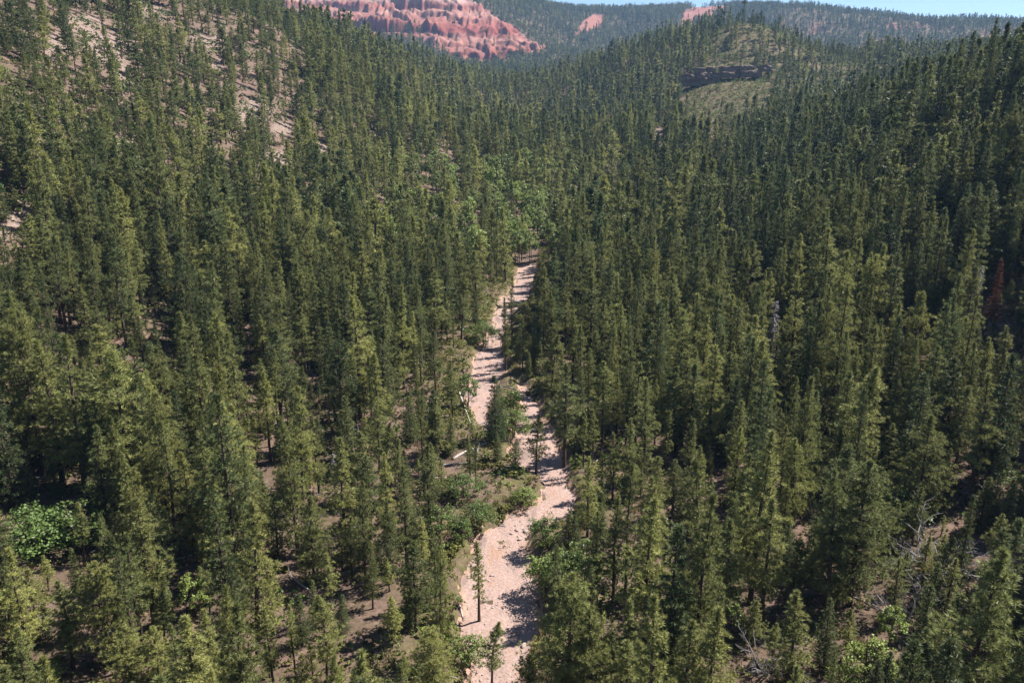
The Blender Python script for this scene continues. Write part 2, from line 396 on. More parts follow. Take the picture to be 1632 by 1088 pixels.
def zones(x, y, z):
    u, v = to_pix(x, y, z)
    ju = (fbm(x / 18, y / 18, 41, 3) - .5) * 26; jv = (fbm(x / 18, y / 18, 47, 3) - .5) * 14
    red = inpoly(u + ju * .5, v + jv * .8, RED) & (y > 1900) & (y < 2950)
    scar = np.zeros(np.shape(u), bool)
    for s in SCARS: scar |= inpoly(u + ju * .4, v + jv * .5, s) & (y > 1700) & (y < 3500)
    bare = np.zeros(np.shape(u))
    for (cu, cv, ru, rv) in BARE:
        bare = np.maximum(bare, 1 - sstep(.75, 1.3, np.hypot((u + ju * .5 - cu) / ru, (v + jv * .5 - cv) / rv)))
    bare = np.where(y < 900, bare, 0)
    mead = inpoly(u + ju * .3, v + jv * .3, MEADOW) & (y > 600) & (y < 950)
    opn = inpoly(u + ju, v + jv, OPENHILL) & (y > 550) & (y < 1150)
    return u, v, red, scar, bare, mead, opn

# ------------------------------------------------------------------ ground sheet
yr = [-890.0]
while yr[-1] < 6480:
    y = yr[-1]
    yr.append(y + (40 if y < -100 else 6 if y < 30 else max(.8, .0075 * y)))
yr = np.array(yr); NC = 331
t = np.linspace(-1, 1, NC)
rowc = (wash_lr(yr)[0] + wash_lr(yr)[1]) / 2
W = np.minimum(260 + 1.05 * np.abs(yr), 3780)
kk = 4.2
prof = np.sinh(kk * t) / math.sinh(kk)
X = rowc[:, None] * (1 - np.abs(t))[None] + W[:, None] * (0.82 * prof + .18 * t)[None]
Y = np.repeat(yr[:, None], NC, 1)
Z = ground(X, Y)
u, v, red, scar, bare, mead, opn = zones(X, Y, Z)
cliffz = sstep(0, 1, red.astype(float))
Z = Z - 6.0 * red                                  # the cliff sheet covers this
Z = Z + scar * 9 * (fbm(X / 16, Y / 60, 77, 3) - .5)
idx = np.arange(len(yr) * NC).reshape(len(yr), NC)
q = np.stack([idx[:-1, :-1], idx[:-1, 1:], idx[1:, 1:], idx[1:, :-1]], -1).reshape(-1, 4)
me = mesh_from('ground', np.stack([X, Y, Z], -1).reshape(-1, 3), q, M_GROUND, True)
wi = wash_in(X, Y)
grass = .75 * sstep(-12, -2, wi) * (Y < 300) + mead * .95 + opn * .95 + .5 * (inpoly(u, v - 12, MEADOW) & (Y > 550) & (Y < 950)) + .35 * fbm(X / 30, Y / 30, 61, 3) * (Y < 700)
grass = np.clip(grass + .8 * ((Y > 1250) & ~red & ~scar), 0, 1)
oran = .8 * sstep(.5, .62, fbm(X / 120, Y / 120, 88, 4)) * ((Y > 1500) & (u > 1240))
colr = np.stack([grass, np.clip(scar + red + oran, 0, 1), np.clip(bare + .12 * (u < 500) * (v < 330), 0, 1), np.ones_like(Z)], -1).astype(np.float32)
ca = me.color_attributes.new('cover', 'FLOAT_COLOR', 'POINT'); ca.data.foreach_set('color', colr.ravel())
link('ground', me, kind='structure')

# stream bed sheet
by = np.arange(22, WASH_END - 70, .6); bt = np.linspace(0, 1, 41)
bl, br = wash_lr(by)
BX = (bl - 1.2)[:, None] + (br - bl + 2.4)[:, None] * bt[None]; BY = np.repeat(by[:, None], 41, 1)
bw = wash_in(BX, BY)
BZ = ground(BX, BY) + .05 + .22 * (fbm(BX / 1.6, BY / 2.4, 19, 3) - .45) * sstep(0, 1, bw) - .30 * sstep(.35, -.5, bw)
idx = np.arange(BX.size).reshape(BX.shape)
q = np.stack([idx[:-1, :-1], idx[:-1, 1:], idx[1:, 1:], idx[1:, :-1]], -1).reshape(-1, 4)
me = mesh_from('dry_stream_bed', np.stack([BX, BY, BZ], -1).reshape(-1, 3), q, M_BED, True)
e = me.attributes.new('edge', 'FLOAT', 'POINT'); e.data.foreach_set('value', (.8 - .8 * sstep(-.2, .3 + 2.2 * fbm(BX / 3, BY / 5, 171, 2), bw)).astype(np.float32).ravel())
link('dry_stream_bed', me, kind='structure')

# red cliffs: terraced, fluted sheet standing proud of the ground
cx = np.arange(-1060, 220, 3.2); cyy = np.arange(1970, 2860, 3.2)
CX, CY = np.meshgrid(cx, cyy)
C0 = hbase(CX, CY)
cu, cv, cred, *_ = zones(CX, CY, C0)
mk = cred.astype(float)
for _ in range(4):
    mk = (mk + np.roll(mk, 1, 0) + np.roll(mk, -1, 0) + np.roll(mk, 1, 1) + np.roll(mk, -1, 1)) / 5
rdg = lambda sx, sy, sd, oc: 1 - np.abs(2 * fbm(CX / sx + 3 * fbm(CX / 150, CY / 150, sd + 3, 2), CY / sy, sd, oc) - 1)
cren = 60 * (fbm(CX / 190, CY / 260, 21, 3) - .5) + 30 * (rdg(64, 190, 53, 2) - .75) + 7 * (rdg(23, 90, 57, 2) - .75) + 5 * (rdg(11, 60, 61, 1) - .75)
gul = 24 * (rdg(62, 210, 53, 3) - .78) + 11 * (rdg(24, 130, 57, 2) - .78) + 5 * (rdg(10, 70, 59, 2) - .75)
rel = gul
for c_, A_ in ((166, 17), (202, 22), (244, 38), (278, 14), (306, 26)):
    d_ = C0 + cren - c_
    rel = rel + A_ * (.35 + 1.25 * sstep(.32, .66, fbm(CX / 130, CY / 130, int(c_), 3))) * (sstep(-3, 3, d_) - sstep(-46, 46, d_))
CZ = C0 - 9 + mk * (12 + rel + 3 * (fbm(CX / 8, CY / 8, 65, 3) - .5))
CXd = CX + mk * 3 * (fbm(CX / 12, CY / 12, 63, 2) - .5)
idx = np.arange(CX.size).reshape(CX.shape)
q = np.stack([idx[:-1, :-1], idx[:-1, 1:], idx[1:, 1:], idx[1:, :-1]], -1).reshape(-1, 4)
keep = (mk.ravel()[q] > .01).any(1)
me = mesh_from('red_cliffs', np.stack([CXd, CY, CZ], -1).reshape(-1, 3), q[keep], M_CLIFF, False)
link('red_cliffs', me, kind='structure')

# ------------------------------------------------------------------ tree prototypes
def unit(a): return a / (np.linalg.norm(a, axis=-1, keepdims=True) + 1e-9)
def blades(g, C, D, m, ln, wd, spread=1.0, up=.25):
    """m needle blades (thin triangles) round each tuft centre C heading D"""
    C = np.repeat(C, m, 0); D = np.repeat(D, m, 0); k = len(C)
    d = unit(D * .75 + unit(g.normal(size=(k, 3))) * spread + np.array([0, 0, up]))
    s = unit(np.cross(d, D + np.array([0, 0, .25]) + .55 * g.normal(size=(k, 3))))      # needles of a tuft lie roughly along the crown's surface
    L = ln * g.uniform(.65, 1.2, (k, 1)); w_ = wd * g.uniform(.7, 1.25, (k, 1)) * .5
    b = C + d * L * .08
    V = np.stack([b - s * w_, b + s * w_, C + d * L], 1).reshape(-1, 3)
    return V, np.arange(k * 3).reshape(-1, 3)
def trunk_line(g, H, bend):
    t = np.linspace(0, 1, 9); ph = g.uniform(0, 6.28)
    off = bend * np.sin(t * math.pi * g.uniform(.8, 1.6)) * t
    return np.stack([off * math.cos(ph), off * math.sin(ph), t * H], -1), t
def at_line(P, f):
    i = np.clip(f * (len(P) - 1), 0, len(P) - 1.001); j = i.astype(int); k = (i - j)[:, None]
    return P[j] * (1 - k) + P[j + 1] * k

def pine(seed, lod=0, H=20.0, Rm=2.7, base=.22, wide=.30, nbr=104, cone=1.3, gap=.12, bend=.35):
    g = np.random.default_rng(seed)
    P, t = trunk_line(g, H, bend)
    tb = MB()
    rad = (.30 * (1 - t) ** .8 + .025) * (1.25 - .25 * np.minimum(t * 8, 1))
    P2 = P.copy(); P2[0, 2] = -1.2
    tb.tube(P2, rad, 8 if lod == 0 else 5 if lod == 1 else 3)
    if lod: nbr = int(nbr * (.7 if lod == 1 else .42))
    base *= .8
    f = np.sort(g.uniform(0, 1, nbr)) ** .92
    lump = 1 + .35 * np.sin(f * g.uniform(14, 22) + g.uniform(0, 6)) * g.uniform(.3, 1)
    prof = np.minimum((f + .10) / wide, 1) ** .7 * (1 - f ** cone) ** .85 + .05
    L = 1.22 * Rm * prof * lump * g.uniform(.62, 1.15, nbr)
    L[g.uniform(size=nbr) < gap] *= .45
    az = np.arange(nbr) * 2.4 + g.uniform(-.6, .6, nbr)
    el = np.interp(f, [0, .35, .8, 1], [-.18, .12, .5, 1.0]) + g.uniform(-.18, .18, nbr)
    B = at_line(P, base + (1 - base) * f * .985)
    D = np.stack([np.cos(az) * np.cos(el), np.sin(az) * np.cos(el), np.sin(el)], -1)
    Cs, Ds = [], []
    dens = 3.1 if lod == 0 else 2.0 if lod == 1 else 1.15
    for i in range(nbr):
        tip = B[i] + D[i] * L[i]; tip[2] += .10 * L[i]
        mid = B[i] + D[i] * L[i] * .5; mid[2] -= .05 * L[i]
        if lod == 0 and L[i] > .6:
            tb.tube([B[i], mid, tip], [.045 + .012 * L[i], .03 + .006 * L[i], .012], 3)
        k = max(2, int(L[i] * dens + .5)) if lod < 2 else max(1, int(L[i] * dens + .5))
        s = np.linspace(.34, 1.0, k) + g.uniform(-.06, .06, k)
        side = np.array([-math.sin(az[i]), math.cos(az[i]), 0])
        lat = g.normal(size=k) * .22 * L[i] * (1.15 - np.abs(s - .65))
        c = B[i] + (D[i] * L[i])[None] * s[:, None] + side[None] * lat[:, None]
        c[:, 2] += .10 * L[i] * s + g.uniform(-.12, .22, k)
        Cs.append(c); Ds.append(unit(D[i][None] + side[None] * (lat / (L[i] + .2))[:, None] + np.array([0, 0, .35])))
    # leader
    k = 9 if lod == 0 else 4
    c = at_line(P, np.linspace(.9, 1, k)); Cs.append(c); Ds.append(np.repeat([[0, 0, 1.]], k, 0))
    C = np.concatenate(Cs); D2 = np.concatenate(Ds)
    m, ln, wd = [(25, .55, .075), (12, .90, .22), (8, 1.5, .60)][lod]
    cr = MB(); cr.add(*blades(g, C, D2, m, ln, wd))
    return tb, cr
def fir(seed, lod=0, H=20.0, Rm=2.9, base=.07, nbr=150, droop=.25):
    g = np.random.default_rng(seed)
    P, t = trunk_line(g, H, .15)
    tb = MB(); P2 = P.copy(); P2[0, 2] = -1.2
    tb.tube(P2, .28 * (1 - t) ** .9 + .02, 8 if lod == 0 else 5 if lod == 1 else 3)
    if lod: nbr = int(nbr * (.55 if lod == 1 else .3))
    f = np.sort(g.uniform(0, 1, nbr)) ** 1.05
    f = np.clip(f + .012 * np.sin(f * 95), 0, .995)
    L = 1.12 * Rm * ((1 - f) ** .82 * np.minimum((f + .12) / .2, 1)) * g.uniform(.72, 1.12, nbr) + .18
    az = np.arange(nbr) * 2.4 + g.uniform(-.5, .5, nbr)
    el = np.interp(f, [0, .5, 1], [-droop, -.02, .75]) + g.uniform(-.1, .1, nbr)
    B = at_line(P, np.clip(base + (1 - base) * f, 0, .995))
    D = np.stack([np.cos(az) * np.cos(el), np.sin(az) * np.cos(el), np.sin(el)], -1)
    Cs, Ds = [], []
    dens = 3.4 if lod == 0 else 2.0 if lod == 1 else 1.1
    for i in range(nbr):
        if lod == 0 and L[i] > .8: tb.tube([B[i], B[i] + D[i] * L[i] * .55, B[i] + D[i] * L[i]], [.04, .025, .01], 3)
        k = max(2, int(L[i] * dens + .5)) if lod < 2 else max(1, int(L[i] * dens))
        s = np.linspace(.18, 1., k) + g.uniform(-.05, .05, k)
        side = np.array([-math.sin(az[i]), math.cos(az[i]), 0])
        lat = g.normal(size=k) * .30 * L[i] * (1.1 - s * .7)
        c = B[i] + (D[i] * L[i])[None] * s[:, None] + side * lat[:, None]
        c[:, 2] -= .12 * np.abs(lat)
        Cs.append(c); Ds.append(unit(D[i][None] * 1.4 + side * (np.sign(lat) * .8)[:, None] + np.array([0, 0, -.1])))
    k = 6 if lod == 0 else 3
    Cs.append(at_line(P, np.linspace(.94, 1, k))); Ds.append(np.repeat([[0, 0, 1.]], k, 0))
    C = np.concatenate(Cs); D2 = np.concatenate(Ds)
    m, ln, wd = [(19, .50, .085), (10, .85, .27), (7, 1.45, .68)][lod]
    cr = MB(); cr.add(*blades(g, C, D2, m, ln, wd, .75, .0))
    return tb, cr
def broadleaf(seed, H=7.0, Rm=2.8, K=60, per=34, leaf=.26, stems=4, low=.25):
    g = np.random.default_rng(seed)
    tb = MB()
    c = unit(g.normal(size=(K, 3))) * g.uniform(.35, 1, (K, 1)) ** .5
    c[:, 2] = np.abs(c[:, 2]) * 1.0 - .25
    C = np.stack([c[:, 0] * Rm * g.uniform(.8, 1.1, K), c[:, 1] * Rm * g.uniform(.8, 1.1, K), H * (low + (1 - low) * (c[:, 2] + .25) / 1.25)], -1)
    for s in range(stems):
        a = s * 6.28 / stems + g.uniform(-.5, .5); r = Rm * g.uniform(.15, .45)
        p = np.array([[math.cos(a) * .15, math.sin(a) * .15, -.6], [math.cos(a) * r * .5, math.sin(a) * r * .5, H * .4], [math.cos(a) * r, math.sin(a) * r, H * .82]])
        tb.tube(p, [.09, .06, .02], 5)
        for j in range(7):
            q = C[g.integers(K)]; b = p[1] + (p[2] - p[1]) * g.uniform(0, .8)
            tb.tube([b, (b + q) / 2 + [0, 0, -.1], q], [.03, .02, .008], 3)
    Cc = np.repeat(C, per, 0); k = len(Cc)
    pos = Cc + unit(g.normal(size=(k, 3))) * (g.uniform(0, 1, (k, 1)) ** .45) * np.array([.62, .62, .48]) * Rm / 2.8
    n_ = unit(unit(g.normal(size=(k, 3))) + unit(pos - np.array([0, 0, H * .35])) * .8 + np.array([0, 0, .4])); s1 = unit(np.cross(n_, g.normal(size=(k, 3)))); s2 = np.cross(n_, s1)
    z = leaf * g.uniform(.6, 1.2, (k, 1))
    V = np.stack([pos - s1 * z * .5, pos + s2 * z * .45 + s1 * z * .1, pos + s1 * z * .6, pos - s2 * z * .4], 1).reshape(-1, 3)
    i = np.arange(k) * 4
    cr = MB(); cr.add(V, np.concatenate([np.stack([i, i + 1, i + 2], -1), np.stack([i, i + 2, i + 3], -1)]))
    return tb, cr
def snag(seed, H=18.0, Rm=2.2, nbr=95):
    g = np.random.default_rng(seed)
    P, t = trunk_line(g, H, .25); P2 = P.copy(); P2[0, 2] = -1.2
    tb = MB(); tb.tube(P2, .26 * (1 - t) ** .8 + .02, 7)
    br = MB()
    f = np.sort(g.uniform(.08, .98, nbr)); az = np.arange(nbr) * 2.4 + g.uniform(-.5, .5, nbr)
    B = at_line(P, f)
    for i in range(nbr):
        L = Rm * ((1 - f[i]) ** .7) * g.uniform(.55, 1.1) + .25; e = g.uniform(-.5, .15)
        d = np.array([math.cos(az[i]) * math.cos(e), math.sin(az[i]) * math.cos(e), math.sin(e)])
        m_ = B[i] + d * L * .5 + [0, 0, .06]; tp = B[i] + d * L + [0, 0, -.12 * L]
        br.tube([B[i], m_, tp], [.075, .055, .025], 3)
        for j in range(9):
            s = g.uniform(.3, .95); b = B[i] + (tp - B[i]) * s
            br.tube([b, b + unit(d + g.normal(size=3) * .8 + [0, 0, -.25]) * g.uniform(.3, .75)], [.045, .02], 3)
    return tb, br
def bare_shrub(seed, H=4.0, stems=6):
    g = np.random.default_rng(seed)
    tb = MB(); tw = MB()
    def grow(mb, b, d, L, r, lv):
        p = [b]; dd = d.copy()
        for _ in range(3):
            dd = unit(dd + g.normal(size=3) * .22); p.append(p[-1] + dd * L / 3)
        mb.tube(p, np.linspace(r, r * .5, 4), 4 if lv == 0 else 3)
        if lv < 3:
            for _ in range(3 if lv else 4):
                grow(tw, p[g.integers(1, 4)], unit(dd + g.normal(size=3) * .65 + [0, 0, .1]), L * g.uniform(.45, .7), r * .55, lv + 1)
    for s in range(stems):
        a = s * 6.28 / stems + g.uniform(-.4, .4); t_ = g.uniform(.25, .8)
        grow(tb, np.array([math.cos(a) * .15, math.sin(a) * .15, -.3]), unit(np.array([math.cos(a) * t_, math.sin(a) * t_, 1.])), H * g.uniform(.4, .6), .07, 0)
    return tb, tw

PINE_P = [dict(Rm=2.6), dict(Rm=2.3, base=.16), dict(Rm=3.0, base=.28, wide=.4), dict(Rm=2.1, base=.30), dict(Rm=2.75, base=.18, gap=.2), dict(Rm=2.4, base=.24, wide=.22),
          dict(Rm=3.3, base=.25, wide=.45, nbr=96, gap=.2), dict(Rm=2.2, base=.12, nbr=92), dict(Rm=2.1, base=.33, wide=.45, nbr=72, gap=.2), dict(Rm=2.8, base=.34, wide=.5, gap=.22, bend=.7),
          dict(Rm=1.9, base=.36, wide=.4, nbr=66, gap=.25, bend=.6), dict(Rm=2.5, base=.2, bend=.6, cone=1.1),
          dict(Rm=4.3, base=.16, wide=.4, nbr=150, gap=.25, cone=1.7), dict(Rm=3.9, base=.22, wide=.45, nbr=135, gap=.3, cone=1.9, bend=.7), dict(Rm=4.6, base=.12, wide=.35, nbr=165, gap=.2, cone=1.5)]
N_SLIM = 12
FIR_P = [dict(Rm=2.7), dict(Rm=2.3, droop=.35), dict(Rm=3.1, base=.1), dict(Rm=2.0, nbr=130), dict(Rm=2.6, base=.14, droop=.15), dict(Rm=2.9, nbr=165)]
PINES = [[pine(100 + i + 50 * l, l, **p) for i, p in enumerate(PINE_P)] for l in range(3)]
FIRS = [[fir(300 + i + 50 * l, l, **p) for i, p in enumerate(FIR_P)] for l in range(3)]
LEAFS = [broadleaf(500), broadleaf(501, 7, 2.4, 50), broadleaf(502, 7, 3.3, 80, 34), broadleaf(503, 7, 2.0, 46, 34, low=.4, stems=2), broadleaf(504, 7, 1.7, 40, 32, .24, 1, .35)]

def part_meshes(pr, n1, m1, n2, m2): return pr[0].mesh(n1, m1, True), pr[1].mesh(n2, m2)
PINE_M = [part_meshes(p, 'pine_trunk', M_BARK, 'pine_crown', M_PINE) for p in PINES[0]]
FIR_M = [part_meshes(p, 'fir_trunk', M_BARK, 'fir_crown', M_FIR) for p in FIRS[0]]
LEAF_M = [part_meshes(p, 'broadleaf_stem', M_BARK, 'broadleaf_crown', M_LEAF) for p in LEAFS]

def joined(pr, m1, m2, name):
    """trunk and crown in one unlinked source object, for the far woods"""
    a, b = pr
    V1, F1, V2, F2 = np.concatenate(a.V), np.concatenate(a.F), np.concatenate(b.V), np.concatenate(b.F)
    me = mesh_from(name, np.concatenate([V1, V2]), np.concatenate([F1, F2 + len(V1)]), m1)
    me.materials.append(m2)
    mi = np.zeros(len(F1) + len(F2), np.int32); mi[len(F1):] = 1
    me.polygons.foreach_set('material_index', mi)
    return bpy.data.objects.new(name, me)
def scatter(name, pts, rot, scl, idx, tint, protos, label=None):
    """one mass of many: points that carry copies of the source meshes"""
    k = len(pts)
    me = bpy.data.meshes.new(name)
    me.vertices.add(k); me.vertices.foreach_set('co', np.asarray(pts, np.float32).ravel())
    for nm, ty, arr in (('rot', 'FLOAT_VECTOR', rot), ('scl', 'FLOAT_VECTOR', scl), ('tint', 'FLOAT', tint)):
        at = me.attributes.new(nm, ty, 'POINT'); at.data.foreach_set('vector' if ty == 'FLOAT_VECTOR' else 'value', np.asarray(arr, np.float32).ravel())
    at = me.attributes.new('idx', 'INT', 'POINT'); at.data.foreach_set('value', np.asarray(idx, np.int32))
    o = link(name, me, kind='stuff')
    if label: o['label'] = label
    ng = bpy.data.node_groups.new(name + '_nodes', 'GeometryNodeTree')
    ng.interface.new_socket('Geometry', in_out='INPUT', socket_type='NodeSocketGeometry')
    ng.interface.new_socket('Geometry', in_out='OUTPUT', socket_type='NodeSocketGeometry')
    nd, lk = ng.nodes, ng.links
    gi, go = nd.new('NodeGroupInput'), nd.new('NodeGroupOutput')
    iop = nd.new('GeometryNodeInstanceOnPoints'); jn = nd.new('GeometryNodeJoinGeometry')
    for p in protos:
        oi = nd.new('GeometryNodeObjectInfo'); oi.inputs['Object'].default_value = p; oi.inputs['As Instance'].default_value = False
        g2 = nd.new('GeometryNodeGeometryToInstance'); lk.new(oi.outputs['Geometry'], g2.inputs[0]); lk.new(g2.outputs[0], jn.inputs[0])
    def attr(nm, ty):
        a = nd.new('GeometryNodeInputNamedAttribute'); a.data_type = ty; a.inputs['Name'].default_value = nm
        return a.outputs['Attribute']
    lk.new(gi.outputs[0], iop.inputs['Points']); lk.new(jn.outputs[0], iop.inputs['Instance'])
    iop.inputs['Pick Instance'].default_value = True
    lk.new(attr('idx', 'INT'), iop.inputs['Instance Index'])
    er = nd.new('FunctionNodeEulerToRotation'); lk.new(attr('rot', 'FLOAT_VECTOR'), er.inputs[0]); lk.new(er.outputs[0], iop.inputs['Rotation'])
    lk.new(attr('scl', 'FLOAT_VECTOR'), iop.inputs['Scale'])
    lk.new(iop.outputs[0], go.inputs[0])
    md = o.modifiers.new('scatter', 'NODES'); md.node_group = ng
    return o

# ------------------------------------------------------------------ where the trees stand
# the ones the photograph lets one tell apart: tip pixel, pixel row of the foot (or None), height (if no foot), kind, width factor, tint
HAND = [
 (218, 797, 1000, 0, 'pine', 1.25, .7), (160, 830, None, 15, 'pine', .8, .4), (113, 874, 945, 0, 'fir', 1.0, .7), (92, 925, None, 11, 'pine', 1.2, .35), (150, 895, None, 13, 'pine', 1.6, .9),
 (14, 872, None, 14, 'pine', 1.1, .9), (42, 908, None, 9, 'pine', 1.2, .8), (386, 804, 1055, 0, 'pine', 1.1, .95), (325, 893, 978, 0, 'pine', 1.3, .45), (275, 990, None, 11, 'pine', 1.0, .3),
 (332, 975, None, 13, 'pine', 1.0, .7), (195, 1000, None, 9, 'pine', 1.7, .85), (242, 1003, None, 9, 'pine', 1.5, .85), (22, 1005, None, 11, 'pine', 1.2, .4), (490, 795, 928, 0, 'pine', 1.35, .5),
 (434, 785, 886, 0, 'fir', 1.1, .6), (540, 832, 912, 0, 'pine', 1.2, .7), (576, 818, 890, 0, 'pine', 1.5, .6), (520, 880, 985, 0, 'pine', 1.1, .75), (512, 955, 1090, 0, 'pine', 1.3, .75),
 (424, 970, 1092, 0, 'pine', .9, .6), (462, 962, 1086, 0, 'pine', .8, .7), (642, 745, 905, 0, 'pine', .95, .25), (682, 712, 850, 0, 'pine', 1.0, .3), (690, 838, 962, 0, 'pine', .9, .35),
 (658, 862, 1005, 0, 'pine', 1.1, .25), (616, 800, 930, 0, 'pine', .9, .2), (686, 1000, None, 9, 'pine', 1.6, .9), (762, 864, 990, 0, 'pine', 1.05, .75), (783, 992, 1092, 0, 'pine', 1.1, .35),
 (908, 916, None, 16, 'pine', 1.5, .55), (944, 975, None, 13, 'pine', 1.4, .6), (1002, 954, None, 13, 'pine', 1.1, .6), (1000, 1022, None, 11, 'pine', 1.1, .6), (956, 812, 968, 0, 'pine', 1.0, .55),
 (984, 786, 960, 0, 'pine', .9, .5), (1006, 742, 952, 0, 'pine', .75, .45), (1046, 762, 958, 0, 'pine', 1.0, .65), (1086, 862, 998, 0, 'pine', 1.15, .65), (1122, 728, 985, 0, 'pine', 1.05, .6),
 (1172, 785, 942, 0, 'fir', .9, .6), (1144, 966, None, 15, 'pine', 1.15, .85), (1100, 992, None, 12, 'pine', 1.2, .6), (842, 1042, None, 7, 'pine', 1.4, .7), (897, 1064, None, 6, 'pine', 1.4, .7),
 (1222, 690, 960, 0, 'pine', 1.1, .8), (1275, 948, None, 13, 'pine', 1.2, .75), (1385, 738, 965, 0, 'pine', 1.75, .35), (1482, 930, None, 11, 'fir', 1.1, .5), (1532, 948, None, 12, 'fir', 1.2, .5),
 (1550, 790, 945, 0, 'fir', .7, .6), (1622, 830, None, 16, 'fir', 1.2, .4), (1602, 868, None, 15, 'fir', 1.2, .5), (1602, 998, None, 10, 'fir', 1.0, .2), (1418, 1040, None, 6, 'fir', 1.0, .1), (1478, 1000, None, 9, 'fir', 1.1, .55),
 (22, 488, 752, 0, 'pine', 1.4, .75), (62, 545, 770, 0, 'pine', 1.2, .7), (96, 536, 782, 0, 'pine', 1.15, .55), (76, 622, 748, 0, 'pine', .7, .4), (178, 562, 795, 0, 'pine', 1.85, .6), (150, 488, 600, 0, 'pine', 1.4, .45),
 (246, 608, 742, 0, 'pine', .9, .3), (286, 498, 645, 0, 'pine', 1.2, .7), (292, 618, 752, 0, 'pine', 1.3, .65), (340, 508, 660, 0, 'pine', .9, .6), (364, 520, 790, 0, 'pine', .85, .6), (244, 528, 605, 0, 'pine', 1.0, .5),
 (275, 622, 775, 0, 'fir', 1.0, .1), (442, 478, 645, 0, 'pine', .9, .65), (480, 490, 592, 0, 'pine', 1.1, .5), (512, 482, 582, 0, 'fir', 1.2, .7), (412, 572, 700, 0, 'pine', .85, .65), (432, 560, 690, 0, 'pine', .8, .6),
 (526, 556, 672, 0, 'pine', .9, .55), (560, 565, 688, 0, 'pine', 1.0, .5), (592, 528, 622, 0, 'pine', .95, .5), (634, 556, 636, 0, 'pine', 1.2, .6), (692, 526, 622, 0, 'pine', 1.1, .35), (720, 575, 665, 0, 'pine', 1.0, .4),
 (543, 645, 716, 0, 'pine', 1.1, .6), (500, 664, 785, 0, 'pine', .95, .6), (455, 640, 795, 0, 'pine', .9, .65), (574, 688, 800, 0, 'pine', 1.3, .6), (612, 676, 800, 0, 'pine', 1.0, .5), (636, 698, 805, 0, 'pine', 1.0, .55),
 (686, 706, 805, 0, 'pine', 1.1, .6), (690, 622, 722, 0, 'fir', 1.2, .1), (652, 632, 705, 0, 'fir', 1.2, .5), (788, 600, 705, 0, 'fir', 1.25, .1), (793, 688, 735, 0, 'fir', 1.0, .5),
 (882, 535, 665, 0, 'pine', 1.2, .75), (902, 578, 745, 0, 'pine', 1.3, .3), (926, 520, 640, 0, 'pine', 1.0, .5), (964, 578, 708, 0, 'pine', 1.15, .6), (940, 556, 660, 0, 'pine', .9, .55), (992, 486, 625, 0, 'pine', .9, .5), (1014, 478, 615, 0, 'pine', .9, .4),
 (932, 660, 745, 0, 'pine', .8, .75), (946, 652, 750, 0, 'pine', .8, .75), (980, 690, 800, 0, 'pine', .9, .6), (940, 728, 855, 0, 'pine', 1.0, .85), (1010, 668, 795, 0, 'pine', .95, .5), (1050, 728, 835, 0, 'pine', 1.0, .75),
 (1036, 576, 690, 0, 'pine', 1.0, .6), (1080, 598, 725, 0, 'pine', 1.15, .3), (1110, 560, 680, 0, 'pine', 1.1, .65), (1150, 570, 690, 0, 'pine', 1.1, .65), (1172, 606, 745, 0, 'fir', 1.1, .15), (1104, 668, 790, 0, 'pine', 1.0, .65),
 (1226, 588, 690, 0, 'pine', 1.35, .7), (1254, 548, 650, 0, 'pine', 1.1, .6), (1300, 618, 738, 0, 'pine', 1.0, .65), (1370, 548, 650, 0, 'pine', .9, .6), (1396, 566, 680, 0, 'pine', .9, .6), (1430, 588, 690, 0, 'pine', 1.1, .55),
 (1460, 570, 660, 0, 'pine', .9, .55), (1470, 622, 748, 0, 'pine', 1.5, .45), (1544, 618, 735, 0, 'pine', 1.5, .55), (1426, 676, 770, 0, 'pine', 1.2, .65), (1394, 712, 800, 0, 'pine', 1.1, .65), (1340, 682, 790, 0, 'pine', 1.1, .55),
 (1256, 678, 790, 0, 'pine', 1.0, .8), (1306, 690, 780, 0, 'pine', .9, .7), (1208, 655, 760, 0, 'pine', 1.0, .7), (1180, 640, 770, 0, 'pine', 1.0, .6), (1500, 690, 800, 0, 'pine', 1.2, .55),
 (816, 440, 543, 0, 'pine', .6, .55), (806, 476, 592, 0, 'pine', .6, .55), (833, 505, 592, 0, 'pine', .75, .4), (850, 500, 588, 0, 'pine', .85, .3), (737, 436, 526, 0, 'pine', .9, .6), (682, 452, 532, 0, 'pine', .85, .5), (711, 470, 546, 0, 'pine', .8, .5), (668, 520, 612, 0, 'pine', .8, .55),
 (855, 664, 757, 0, 'pine', 1.3, .6), (822, 704, 752, 0, 'pine', 1.4, .35), (757, 690, 777, 0, 'pine', .55, .1), (130, 455, 560, 0, 'pine', 1.2, .55), (205, 470, 580, 0, 'pine', 1.1, .5),
]
def place_hand(u, vt, vb, h):
    a, b = pix_dir(u, vt)
    if vb is None:
        p = pix_ground(u, vt, h)
        return (p[0], p[1], h) if p else None
    p = pix_ground(u, vb)
    if p is None: return None
    y = p[1]; x = a * y
    return (float(x), y, float(CAM_H + b * y - ground(x, y)))
T = []   # x, y, height, kind, width factor, tint, by hand
for u_, vt, vb, h, kd, wf, ti in HAND:
    r = place_hand(u_, vt, vb, h)
    if r: T.append((r[0], r[1], min(max(r[2], 3.5), 27), kd, wf, ti, 1))
hx = np.array([q_[0] for q_ in T]); hy = np.array([q_[1] for q_ in T])

